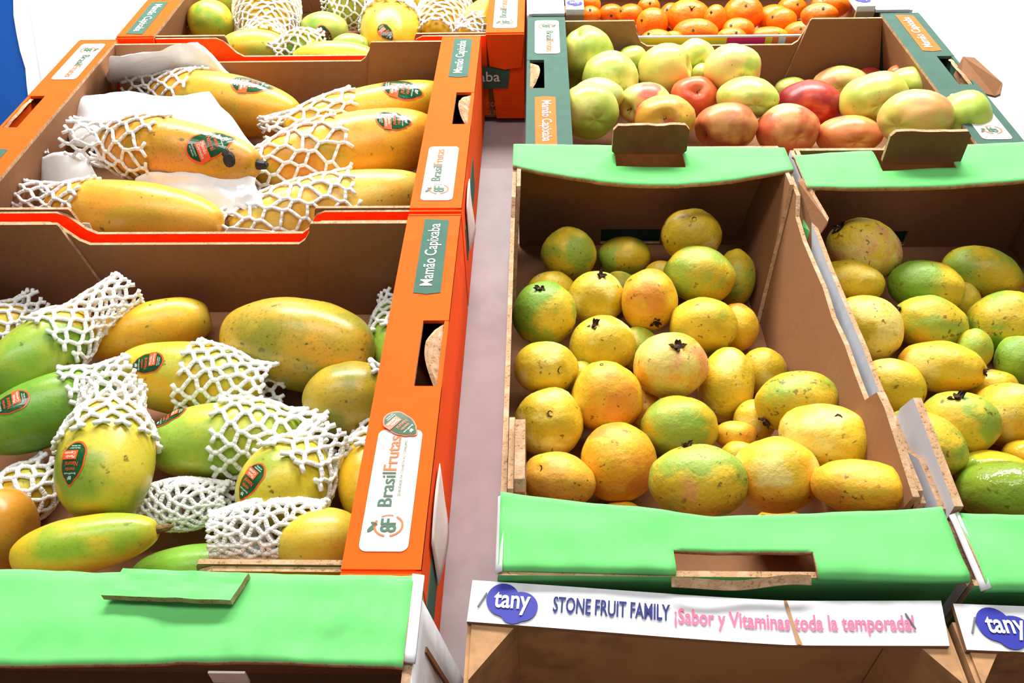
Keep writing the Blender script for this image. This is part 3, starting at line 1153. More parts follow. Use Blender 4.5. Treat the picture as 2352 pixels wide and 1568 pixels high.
Yl, Gr, Og = (YEL, YEL2, PAL), (GRN, YEL2, GRN2), (ORG, YEL, ORG2)
YG = (YEL2, GRN, YEL)
B1, B2 = 'g1', 'g2'
guava(B1, 1306, 584, 63, 62, 20, (YEL2, GRN, YEL), 'egg-shaped olive yellow guava alone at the back left of the box')
guava(B1, 1433, 590, 63, 47, 0, YG, 'flattish scratched guava in front of the dark slot in the back wall', (1378, 607), 'pit')
guava(B1, 1587, 541, 69, 62, 0, Yl, 'topmost yellow guava of the pile, small dark pit on top', (1593, 503), 'pit', ord=20)
guava(B1, 1607, 632, 82, 66, 15, (GRN, YEL2, YEL), 'large pale green guava just below the topmost one', ord=10)
guava(B1, 1690, 638, 44, 66, 0, YG, 'shaded guava by the right wall behind the large pale green one', ord=-40)
guava(B1, 1268, 675, 58, 54, 0, Yl, 'half hidden yellow guava behind the green crowned one', ord=-25)
guava(B1, 1250, 720, 74, 74, 0, (GRN, YEL, GRN2), 'bright green guava with a dark crown by the left wall', (1241, 662), 'crown', ord=10, grad=((1, .8), GRN2, .2, -.3))
guava(B1, 1370, 685, 66, 62, 0, Yl, 'small round yellow guava beside the orange bruised one', (1380, 634), 'crown')
guava(B1, 1490, 689, 65, 72, 0, (ORG, YEL, ORG2), 'orange guava with a reddish bruise and crown at its lower end', (1506, 742), 'crown', ord=6)
guava(B1, 1422, 668, 46, 46, 0, (GRN, YEL2, YEL), 'greenish guava peeping out between two rounder yellow ones', ord=-60)
guava(B1, 1518, 645, 46, 46, 0, (ORG2, YEL2, ORG), 'brownish guava deep behind the orange bruised one', ord=-60)
guava(B1, 1615, 748, 77, 66, 0, (YEL, YEL2, GRN), 'plump yellow guava with fine specks in the right half of the pile', ord=6)
guava(B1, 1692, 752, 48, 57, 0, Og, 'orange guava squeezed against the right wall', ord=-30)
guava(B1, 1384, 792, 76, 68, 0, Yl, 'yellow guava with a ragged dark crown on its upper left', (1366, 745), 'crown')
guava(B1, 1465, 800, 48, 52, 0, YG, 'mostly hidden guava in the dark gap behind the pink-flushed one', ord=-60)
guava(B1, 1540, 838, 85, 77, 0, (PAL, ORG, (232, 160, 100)), 'pale guava with pink flush and a dark crown, centre of the pile', (1556, 795), 'crown', cs=.0072, ord=5)
guava(B1, 1254, 846, 74, 63, 0, Yl, 'speckled yellow guava with a round dark calyx on its right', (1288, 850), 'pit', cs=.0075, ord=4)
guava(B1, 1394, 917, 83, 80, 0, (YEL, ORG, ORG2), 'pointed guava with orange patch, tip upwards', (1384, 846), 'pit', pear=.13, cs=.004)
guava(B1, 1668, 886, 63, 86, 8, (YEL, YEL2, PAL), 'tall lemon-shaped yellow guava right of the pink-flushed one', pear=.06)
guava(B1, 1752, 852, 52, 54, 0, Yl, 'yellow guava behind the lemon-shaped one near the right wall', ord=-35)
guava(B1, 1830, 922, 93, 71, -10, (GRN, YEL2, YEL), 'speckled green-yellow guava with a crown at its lower left', (1764, 966), 'crown', cs=.0075, spots=.9, ord=8)
guava(B1, 1261, 971, 79, 81, 0, Yl, 'yellow guava with a puckered brown pit facing the viewer', (1264, 950), 'pit', cs=.006)
guava(B1, 1732, 968, 48, 52, 0, (YEL, ORG, PAL), 'hidden yellow guava below the speckled green-yellow one', ord=-70)
guava(B1, 1560, 982, 89, 73, 0, (GRN, YEL2, GRN2), 'smooth yellow-green guava in the middle of the pile')
guava(B1, 1900, 1008, 107, 80, 14, (YEL, YEL2, PAL), 'large long yellow guava with a brown scar near its tip', (1932, 955), 'pit', ord=4)
guava(B1, 1420, 1060, 87, 92, 0, (ORG, YEL, (214, 140, 40)), 'big orange-yellow guava with a sunken brown patch', ord=4)
guava(B1, 1690, 1000, 50, 34, 5, Og, 'small yellow guava lying sideways in the gap, calyx to the right', (1736, 1004), 'pit', ord=-55, cs=.005)
guava(B1, 1282, 1102, 85, 64, 12, (ORG, (214, 160, 56), YEL), 'orange guava in the front left corner with pale scarred pit', (1240, 1078), 'pit')
guava(B1, 1602, 1106, 113, 88, 0, (GRN, YEL, (226, 160, 90)), 'largest guava, mottled green and yellow, at the front ledge', (1578, 1022), 'crown', ord=10, R0=.037, spots=.8)
guava(B1, 1782, 1090, 98, 88, 0, (ORG, YEL, PAL), 'round yellow guava with two dark dots, right of the mottled largest one', ord=6, R0=.034)
guava(B1, 1698, 1050, 46, 38, 0, Yl, 'pale yellow guava wedged behind the front row', ord=-50)
guava(B1, 1976, 1119, 108, 65, 8, (ORG, YEL, ORG2), 'long orange guava lying sideways in the front right corner', (2080, 1150), 'pit', ord=6, R0=.0335, noback=True)
guava(B1, 1792, 1222, 72, 52, 0, Og, 'yellow guava just showing above the front ledge on the right', R0=.03)
guava(B1, 1428, 1196, 58, 46, 0, Og, 'orange guava just showing above the front ledge on the left', R0=.028, ord=-30)
guava(B1, 1478, 945, 44, 50, 0, Og, 'orange sliver of a guava between the pointed and the yellow-green one', ord=-70)
guava(B1, 1332, 872, 42, 44, 0, YG, 'dark gap guava between the speckled and the pointed one', ord=-70)

guava(B2, 1985, 572, 84, 68, 25, (YEL, PAL, (222, 160, 100)), 'yellow guava with big dark calyx at the back of the right-hand box', (1932, 528), 'crown', cs=.009, ord=10, spots=.9)
guava(B2, 2255, 627, 88, 58, 22, (YEL2, GRN, YEL), 'olive guava lying against the back of the right-hand box')
guava(B2, 1953, 646, 75, 48, 10, Yl, 'smooth lemon yellow guava by the left wall of the right-hand box', ord=10)
guava(B2, 2126, 658, 84, 60, 12, (GRN, YEL, ORG), 'green guava with an orange blush in the right-hand box', grad=((-1, -.3), GRN2, -.2, .5))
guava(B2, 2205, 695, 44, 52, -20, (YEL2, YEL, PAL), 'yellow guava end behind the green blushed one', ord=-45)
guava(B2, 1890, 622, 38, 40, 0, Yl, 'yellow guava tucked below the hanging green flap', ord=-50)
guava(B2, 1985, 756, 84, 78, 25, (YEL, PAL, YEL2), 'pale yellow guava pressed on the left wall of the right-hand box', ord=4, spots=.8)
guava(B2, 2135, 742, 82, 62, 15, (GRN, YEL2, YEL), 'green speckled guava with a dark calyx on its upper left', (2070, 716), 'crown', ord=6, spots=.9, cs=.007)
guava(B2, 2305, 745, 84, 76, -20, (YEL2, GRN2, YEL), 'large olive guava with dark scar at the right picture edge', spots=.9)
guava(B2, 2238, 802, 38, 48, 0, YG, 'small green guava hidden behind the one with a beak-like tip', ord=-45)
guava(B2, 2045, 890, 77, 68, 10, (YEL, YEL2, PAL), 'creased yellow guava half way along the partition', ord=4)
guava(B2, 2160, 842, 92, 60, 8, (YEL, ORG, PAL), 'guava with a beak-like tip pointing right', (2248, 848), 'crown', cs=.005)
guava(B2, 2340, 828, 52, 58, 0, (GRN2, GRN, YEL2), 'bright green guava at the right picture edge')
guava(B2, 2280, 892, 54, 44, 0, Yl, 'yellow guava behind the two largest ones on the right', ord=-40)
guava(B2, 2200, 972, 88, 74, 0, (YEL, YEL2, GRN), 'yellow guava with a ragged crown on top in the right-hand box', (2203, 912), 'crown', cs=.0075)
guava(B2, 2318, 952, 84, 74, 0, (ORG, YEL, PAL), 'big yellow guava at the right edge, orange tinge')
guava(B2, 2118, 1020, 98, 74, 28, (YEL, GRN, YEL2), 'long speckled guava behind the white cardboard stub', spots=.8, ord=4)
guava(B2, 2276, 1082, 84, 48, 5, (GRN, YEL, GRN2), 'half hidden green guava above the glossy one', ord=-10)
guava(B2, 2318, 1132, 112, 74, 5, ((128, 150, 46), GRN2, (96, 120, 34)), 'glossy wet green guava in the lower right corner', ord=20, R0=.037)
guava(B2, 2352, 1050, 48, 42, 0, Og, 'yellow guava cut off at the right edge above the glossy green one', ord=-20)

# ---- apples --------------------------------------------------------
AG, AY, AR, AP = (178, 192, 84), (214, 208, 108), (196, 74, 44), (228, 170, 110)


def apple(u, v, rx, ry, rot, cols, label, cav=None, ord=0, stem=False, grad=None, R0=.0315, lump=.03):
    round_rec('apple', 'a', u, v, rx, ry, rot, R0, .15, .036, ord=ord, cols=cols, label=label, cal=cav, stem=stem, grad=grad, lump=lump)


apple(1350, 126, 61, 62, -35, (AG, (150, 176, 66), AY), 'green apple at the back left with a dark stem hollow on top', (1322, 76), ord=20)
apple(1453, 138, 36, 32, 0, ((146, 182, 76), AG, AY), 'small bright green apple behind the back row', ord=-20)
apple(1402, 182, 65, 62, 0, (AY, AG, (226, 216, 130)), 'pale yellow apple second from the left ledge')
apple(1527, 161, 63, 59, 0, (AY, (226, 196, 100), AG), 'yellow apple with creased cheek in the back row', (1590, 150))
apple(1597, 133, 45, 42, 0, (AY, AG, (226, 216, 130)), 'yellow apple peeping out of the back row', ord=-25)
apple(1683, 160, 65, 57, 0, (AY, (228, 186, 110), AG), 'yellow apple with peach blush below the low back wall', ord=10)
apple(1614, 172, 28, 26, 0, (AG, AY, AY), 'sliver of a yellow apple above the small red one', ord=-25)
apple(1306, 192, 24, 36, 0, ((130, 168, 66), AG, AY), 'green apple mostly hidden by the left ledge', ord=-25)
apple(1372, 222, 60, 42, 0, (AG, (190, 206, 130), AY), 'light green apple tucked behind the front left one', ord=-8)
apple(1354, 256, 67, 64, 0, (AG, AY, (150, 178, 60)), 'green-yellow apple at the front left', ord=6, grad=((.4, 1), (140, 168, 52), .2, .75))
apple(1483, 240, 62, 50, 0, ((226, 168, 130), AY, (206, 96, 70)), 'pink apple with its hollow turned left', (1440, 252), stem=True)
apple(1527, 273, 69, 54, 0, ((222, 160, 60), (204, 96, 54), (226, 190, 70)), 'wrinkled red and yellow apple, stem hollow facing the viewer', (1524, 272), ord=12, stem=True, lump=.06)
apple(1594, 223, 55, 46, 0, ((214, 84, 50), (224, 112, 66), AR), 'small red apple with a green stem end facing up', (1601, 208), stem=True)
apple(1717, 226, 70, 48, 5, (AG, AY, (214, 216, 120)), 'green-yellow apple in the middle of the crate')
apple(1669, 291, 72, 56, 0, ((176, 100, 58), (206, 140, 80), (150, 70, 44)), 'brownish red apple in the front row behind the ledge', (1610, 310))
apple(1818, 208, 40, 30, 0, (AY, AG, AY), 'yellow apple behind the dark red one', ord=-20)
apple(1862, 241, 74, 54, 8, ((164, 48, 36), (196, 76, 44), (140, 34, 34)), 'dark red apple in the middle of the crate', ord=4)
apple(1809, 300, 71, 60, 0, ((206, 98, 62), (222, 150, 90), (186, 66, 50)), 'red striped apple with a yellow shoulder at the green ledge', ord=4, grad=((-.2, -1), (226, 196, 120), .45, .8))
apple(1930, 191, 60, 38, 0, ((226, 190, 110), (222, 140, 96), AY), 'peach coloured apple in the back row by the tall flap')
apple(2006, 226, 76, 57, -15, (AY, (208, 202, 90), AG), 'large plain yellow apple right of the dark red one', ord=4)
apple(2105, 196, 66, 40, 12, (AG, (190, 206, 100), AY), 'elongated green apple near the right ledge')
apple(1996, 178, 32, 22, 0, ((196, 60, 50), AR, AR), 'red apple sliver behind the large plain yellow one', ord=-20)
apple(2072, 172, 36, 24, 0, ((220, 90, 50), AR, (224, 130, 60)), 'orange-red apple behind the elongated green one', ord=-20)
apple(1950, 312, 73, 46, 0, ((226, 132, 76), (214, 104, 66), (230, 160, 84)), 'orange-red flattened apple in the front row', ord=6)
apple(2100, 271, 81, 63, 0, ((226, 172, 96), (214, 190, 90), (224, 146, 90)), 'big peach and yellow apple behind the right tab', ord=8)
apple(2214, 272, 58, 62, 0, ((176, 196, 80), AG, (196, 206, 100)), 'bright green apple at the right end of the front row', ord=2)

# ---- tangerines ----------------------------------------------------
TN = [(1352, 12, 28, 24, 'tangerine in the back left corner beside the white plate', 0), (1356, 34, 24, 20, 'tangerine low in the left corner of its tray', 0),
      (1404, 32, 30, 22, 'tangerine with a brown scar near the left end', 1), (1447, 34, 32, 24, 'tangerine left of the one with a green stem dot', 0),
      (1498, 54, 37, 35, 'tangerine with a green stem dot, lower left of its tray', 1), (1490, 16, 26, 22, 'tangerine with a twig in the back row, left', 1),
      (1580, 40, 50, 40, 'big tangerine with a v-shaped twig', 2), (1597, 74, 52, 30, 'flat tangerine in front of the one with the twig', 0),
      (1540, 36, 26, 28, 'tangerine hidden left of the big twig one', 0), (1642, 44, 26, 32, 'tangerine hidden between the two biggest', 1),
      (1706, 32, 46, 40, 'tallest round tangerine in the middle', 0), (1694, 70, 38, 28, 'tangerine directly below the tallest one', 0),
      (1680, 86, 34, 22, 'tangerine at the front wall, left of the middle', 0), (1776, 44, 38, 32, 'tangerine right of the tallest one', 0),
      (1766, 84, 44, 22, 'tangerine at the front wall, right of the middle', 0), (1795, 48, 34, 28, 'tangerine with ringed top on the right', 0),
      (1818, 20, 34, 26, 'tangerine in the back row, right', 0), (1882, 36, 42, 28, 'tangerine in the right corner behind the tall flap', 0),
      (1908, 12, 44, 30, 'rightmost tangerine at the top', 0), (1838, 76, 38, 26, 'tangerine leaning on the tall flap', 0), (1508, 92, 38, 24, 'tangerine in the front left corner behind the apple crate', 0), (1545, 90, 26, 18, 'smallest tangerine at the front wall', 0)]
for (u, v, rx, ry, lb, st_) in TN:
    round_rec('tangerine', 't', u, v, rx, ry, 0, .031, .15, .036, label=lb + '', stemk=st_)

# ---- papayas --------------------------------------------------------
PY_, PG, PO, PB = (218, 172, 30), (120, 160, 50), (228, 158, 44), (170, 150, 40)


def papaya(box, u0, v0, u1, v1, hw, z, cols, label, k=0.0, ord=0, grad=None, stem=None, spots=.4, stick=None, net=None, z1=None, fine=.5, bumpy=.02, name=None):
    return long_rec(box, u0, v0, u1, v1, hw, z, z if z1 is None else z1, cols=cols, label=label, k=k, ord=ord, grad=grad, stem=stem, spots=spots, stick=stick, net=net, fine=fine, bumpy=bumpy)


c1, c2, c3 = 'c1', 'c2', 'c3'
papaya(c1, 196, 800, 486, 722, 66, .05, ((222, 174, 40), (214, 158, 40), (190, 160, 50)), 'golden yellow papaya without net near the back wall', k=.12, stem=-1, spots=.6, ord=0)
papaya(c1, 515, 765, 856, 815, 108, .065, ((196, 160, 50), (150, 140, 44), (216, 160, 50)), 'largest papaya, mottled brown and yellow, at the back right', k=.05, spots=.7, stick=(803, 705, 15, 100, .03), fine=.9, bumpy=.035, ord=10)
papaya(c1, -30, 905, 205, 730, 78, .06, ((150, 170, 56), PY_, PG), 'green and yellow papaya half in a net at the left edge', spots=.3, grad=((-.3, 1), PG, .0, .7), net=(.25, 1.75, 13), ord=-20)
papaya(c1, 272, 850, 600, 892, 86, .07, (PY_, (206, 190, 60), (180, 176, 56)), 'yellow papaya with a centred dark sticker, net on its right end', k=-.02, stick=(337, 834, -100, 10, .036), net=(.18, 1.1, 14), spots=.2, ord=12)
papaya(c1, -60, 1010, 262, 882, 80, .055, (PG, (100, 150, 46), (150, 176, 70)), 'dark green papaya at the left edge with a net on its far end', stick=(22, 925, -80, 45, .036), net=(.5, 1.25, 13), spots=.1, ord=10)
papaya(c1, 232, 1190, 258, 925, 104, .06, ((196, 182, 56), (214, 180, 50), (140, 156, 50)), 'yellow-green papaya with dark sticker standing below a net cap', k=-.08, stick=(165, 1063, 8, 100, .038), net=(.25, 1.15, 15), spots=.4, z1=.08, ord=30)
papaya(c1, 340, 1025, 700, 1000, 92, .06, ((150, 180, 62), (190, 186, 56), (130, 170, 50)), 'smooth light green papaya in the centre, right half netted', stick=(388, 957, -70, 60, .034), net=(.05, 1.25, 14), spots=.2, ord=14)
papaya(c1, 570, 1195, 735, 1035, 98, .06, ((196, 182, 56), (206, 186, 50), (150, 160, 50)), 'yellow-green papaya with slanted sticker under a net fringe', stick=(573, 1105, -45, 90, .036), net=(.25, 1.25, 14), spots=.5, ord=26)
papaya(c1, 696, 945, 905, 895, 90, .075, ((170, 146, 48), (196, 160, 44), (130, 130, 46)), 'small brownish papaya touching the orange ledge, end facing out', net=(.75, 1.2, 12), spots=.5, fine=.8, stem=None, ord=25)
papaya(c1, 902, 860, 908, 700, 54, .05, (PG, (150, 180, 60), PG), 'green papaya half hidden by the orange ledge at the back', net=(-.05, 1.05, 11))
papaya(c1, 832, 1185, 856, 1000, 68, .055, (PY_, (206, 180, 50), PY_), 'yellow papaya half hidden by the ledge, net at its left', net=(.35, 1.15, 12), ord=0)
papaya(c1, 25, 1285, 366, 1215, 66, .05, ((150, 170, 50), PY_, (214, 180, 50)), 'papaya green above and yellow below, brown stem at its right end', k=-.1, grad=((0, 1), (222, 184, 60), -.1, .5), stem=1, spots=.1, ord=0)
papaya(c1, 300, 1325, 650, 1305, 66, .04, ((120, 168, 52), (110, 160, 46), PG), 'plain green papaya lying at the front wall', spots=.1, ord=-20)
papaya(c1, 638, 1255, 838, 1235, 78, .085, ((216, 180, 50), (206, 186, 70), (222, 160, 50)), 'pale yellow papaya in the front right corner of the crate', spots=.2, ord=10)
papaya(c1, -60, 1215, 72, 1212, 92, .07, ((206, 150, 40), (190, 130, 40), (170, 140, 50)), 'brownish orange papaya cut by the left edge, puckered end', stem=None, spots=.2, ord=16)
papaya(c1, 0, 1185, 110, 1085, 62, .05, (PY_, (180, 176, 56), PG), 'small papaya wholly inside a net by the left edge', net=(-1.05, 1.1, 12), ord=-10)
papaya(c1, -90, 830, 70, 715, 60, .05, (PY_, (190, 176, 56), PG), 'netted papaya at the left edge by the back wall', net=(-1.0, 1.15, 12), ord=-20)

papaya(c2, 345, 215, 690, 265, 71, .07, ((226, 160, 50), PO, (190, 160, 50)), 'large orange papaya at the back of the middle crate, oval sticker on top', k=-.05, stick=(580, 192, 100, 5, .062), net=(-1.15, -.35, 14), stem=1, ord=-5)
papaya(c2, 235, 330, 598, 378, 79, .075, ((206, 146, 40), (190, 140, 36), (222, 150, 70)), 'large orange papaya with a tilted sticker and a black rotten spot', k=-.12, stick=(482, 330, 90, -40, .062), net=(-1.25, -.22, 14), stem=1, fine=.8, ord=6)
papaya(c2, 110, 470, 512, 512, 75, .07, ((226, 158, 50), (228, 170, 60), (206, 160, 50)), 'large orange papaya at the front left of the middle crate', k=-.02, net=(-1.2, -.55, 14), ord=10)
papaya(c2, 650, 305, 1040, 218, 62, .07, ((226, 168, 40), (206, 170, 44), (190, 170, 50)), 'large golden papaya at the back right, flat sticker near its top', stick=(925, 203, 100, 8, .062), net=(-1.1, -.25, 14), ord=-10)
papaya(c2, 575, 405, 1010, 300, 88, .075, ((228, 164, 44), (222, 140, 44), (206, 170, 50)), 'large orange papaya with pale scars beside the ledge', stick=(905, 276, 100, -15, .05), net=(-1.05, -.12, 15), spots=.3, ord=0)
papaya(c2, 520, 530, 985, 430, 77, .07, ((228, 186, 80), (226, 170, 60), (214, 180, 60)), 'pale orange papaya netted at the front right of the middle crate', net=(-1.05, .2, 15), ord=6)

papaya(c3, 432, 62, 535, 42, 50, .08, ((206, 190, 50), (190, 176, 50), PG), 'bare yellow papaya at the left end of the back crate', ord=5)
papaya(c3, 470, 20, 545, -8, 52, .09, ((170, 176, 56), PG, PY_), 'green papaya in the back left corner of the back crate', ord=-10)
papaya(c3, 610, 100, 618, -50, 72, .09, (PY_, (206, 170, 44), PY_), 'upright yellow papaya wholly inside a wide net', net=(-1.1, 1.05, 15), ord=2, z1=.11)
papaya(c3, 500, 122, 660, 108, 46, .075, ((206, 198, 60), (170, 180, 60), PY_), 'yellow-green papaya by the low front wall of the back crate', ord=10)
papaya(c3, 640, 125, 742, 98, 40, .075, (PY_, (200, 190, 60), PG), 'small papaya in a stretched net at the front wall', net=(-1.1, .9, 12), ord=14)
papaya(c3, 672, 135, 872, 140, 42, .075, ((214, 200, 60), (190, 190, 60), PY_), 'long pale yellow papaya at the front wall of the back crate', ord=20, k=.05)
papaya(c3, 690, 72, 800, 70, 42, .085, ((170, 184, 80), (190, 190, 80), PG), 'pale green papaya with a small round sticker', stick=(746, 78, 60, 70, .032), ord=0)
papaya(c3, 760, 112, 850, 108, 32, .07, ((150, 180, 76), PG, PG), 'green papaya sunk between two netted ones', ord=6)
papaya(c3, 890, 130, 905, 15, 68, .085, (PY_, (206, 170, 44), PY_), 'papaya with sticker looking out of a net collar', net=(.1, 1.1, 16), stick=(886, 74, 60, 70, .034), ord=4, z1=.1)
papaya(c3, 760, 30, 880, -5, 48, .10, ((180, 176, 60), PY_, PG), 'netted papaya in the second row behind the collar one', net=(-1.0, 1.0, 13), ord=-10)
papaya(c3, 1000, 90, 1040, -10, 58, .085, (PY_, (214, 180, 50), PY_), 'netted papaya near the right end of the back crate', net=(-.9, 1.05, 13), ord=2)
papaya(c3, 960, 30, 1010, -40, 50, .095, (PY_, (206, 170, 44), PY_), 'netted papaya behind the right end of the back crate', net=(-1, 1.05, 12), ord=-10)
papaya(c3, 1075, 90, 1140, 20, 48, .085, ((226, 180, 40), PO, PY_), 'bare golden papaya squeezed under the right ledge of the back crate', net=(-1.1, -.6, 12), ord=0)

settle()
if 0:
    for f in FR:
        print('DBG', f['box'], f['u'], f['v'], f['dbg'], round(f['s'], 2), f['label'][:40])

NETS = []


def prof_guava(pear):
    def fn(th, ph):
        t = math.cos(th)
        r_ = 1 + pear * (t ** 3) * (1 if t > 0 else .3)
        r_ -= .05 * math.exp(-(th / .16) ** 2)
        r_ *= 1 + .012 * math.cos(5 * ph) * math.sin(th) ** 2
        return r_
    return fn


def prof_apple(th, ph):
    r_ = 1.0 - .30 * math.exp(-(th / .30) ** 2) - .16 * math.exp(-((math.pi - th) / .25) ** 2)
    r_ *= 1 + .018 * math.cos(5 * ph) * (.4 + .6 * math.sin(th / 2))
    return r_ * (1 + .03 * math.cos(th))


def prof_tang(th, ph):
    return 1 - .06 * abs(math.cos(th)) ** 4 - .05 * math.exp(-(th / .16) ** 2)


GROUPN = {'g1': 'guavas in the box by the grey gap', 'g2': 'guavas in the right-hand box', 'a': 'apples in the dark green crate', 't': 'tangerines in the back tray',
          'c1': 'small papayas in the front crate', 'c2': 'large papayas in the middle crate', 'c3': 'papayas in the back crate'}

# ---- stickers -------------------------------------------------------


def sticker_outline(n=36):
    pts = []
    for i in range(n):
        a = 2 * math.pi * i / n
        y = math.sin(a)
        wd = .60 - .14 * y + (-.12 if y > .75 else 0)
        pts.append((math.cos(a) * wd * (1 + .04 * math.sin(7 * a)), y))
    return pts


def sticker(o, tohit, size):
    """tohit(x, y, lift) -> surface point; size = half length"""
    ol = sticker_outline()
    n = len(ol)

    def blob(sc_, lift, mat, name, parent, rings=4):
        mb = MB()
        vs = [tohit(0, 0, lift)]
        for k in range(1, rings + 1):
            for (x, y) in ol:
                vs.append(tohit(x * size * sc_ * k / rings, y * size * sc_ * k / rings, lift))
        fs = [[0, 1 + i, 1 + (i + 1) % n] for i in range(n)]
        for k in range(rings - 1):
            for i in range(n):
                a, b = 1 + k * n + i, 1 + k * n + (i + 1) % n
                fs.append([a, a + n, b + n, b])
        mb.add(vs, fs)
        return part(parent, name, mb, [mat], True)
    s_ = blob(1.0, .0005, STICK_ORANGE, 'sticker', o)
    s_['label'] = 'glossy dark green fruit sticker with orange rim'
    mb = MB()
    # green face
    rings = 4
    vs = [tohit(0, 0, .0008)]
    for k in range(1, rings + 1):
        for (x, y) in ol:
            vs.append(tohit(x * size * .9 * k / rings, y * size * .92 * k / rings, .0008))
    fs = [[0, 1 + i, 1 + (i + 1) % n] for i in range(n)]
    for k in range(rings - 1):
        for i in range(n):
            a, b = 1 + k * n + i, 1 + k * n + (i + 1) % n
            fs.append([a, a + n, b + n, b])
    mb.add(vs, fs, 0)
    f1 = lambda x, y: tohit(x * size, y * size, .0012)
    f2 = lambda x, y: tohit(x * size, y * size, .0016)
    for i in range(4):      # orange block
        for j in range(3):
            xa, xb = -.22 + .82 * i / 4, -.22 + .82 * (i + 1) / 4
            ya, yb = -.56 + .40 * j / 3, -.56 + .40 * (j + 1) / 3
            mb.poly([f1(xa, ya), f1(xb, ya), f1(xb, yb), f1(xa, yb)], 1)
    put_text(mb, 'Mamão', f2, -.14, .34, -.34, -.20, 2)
    put_text(mb, 'Capixaba', f2, -.14, .46, -.53, -.37, 2)
    put_text(mb, 'Natural', f1, -.34, .30, -.06, .14, 3, .01)
    put_text(mb, 'mamão', f1, -.24, .26, .20, .34, 3, .01)
    put_text(mb, 'BrasilFrutas', f1, -.30, .30, .42, .50, 2)
    put_text(mb, '8F', f1, -.10, .10, .56, .72, 2, .01)
    put_text(mb, 'PRODUZIDO', f1, -.26, .26, -.69, -.63, 2)
    put_text(mb, 'NO BRASIL', f1, -.22, .22, -.79, -.73, 2)
    part(s_, 'sticker_print', mb, [STICK_GREEN, STICK_ORANGE, STICK_WHITE, STICK_RED])


def stick_on(o, f, mb, u, v, du, dv, ln):
    """project a sticker centred at pixel (u, v), its narrow end towards image direction (du, dv)"""
    bvh = BVHTree.FromPolygons([tuple(p) for p in mb.v], mb.f)
    d = ray(u, v).normalized()
    hit, nrm, _, _ = bvh.ray_cast(EYE, d)
    if hit is None:
        hit, nrm, _, _ = bvh.find_nearest(EYE + d * (f['c'] - EYE).length)
    n = nrm if nrm.dot(EYE - hit) > 0 else -nrm
    e = CAMX * du - CAMY * dv
    yv = (e - n * e.dot(n)).normalized()
    xv = yv.cross(n)

    def tohit(x, y, lift):
        p = hit + xv * x + yv * y
        q, nn, _, _ = bvh.ray_cast(p + n * .05, -n)
        if q is None or (q - p).length > .03:
            q, nn, _, _ = bvh.find_nearest(p)
        if nn.dot(n) < 0:
            nn = -nn
        return q + (nn + n).normalized() * lift
    sticker(o, tohit, ln / 2)


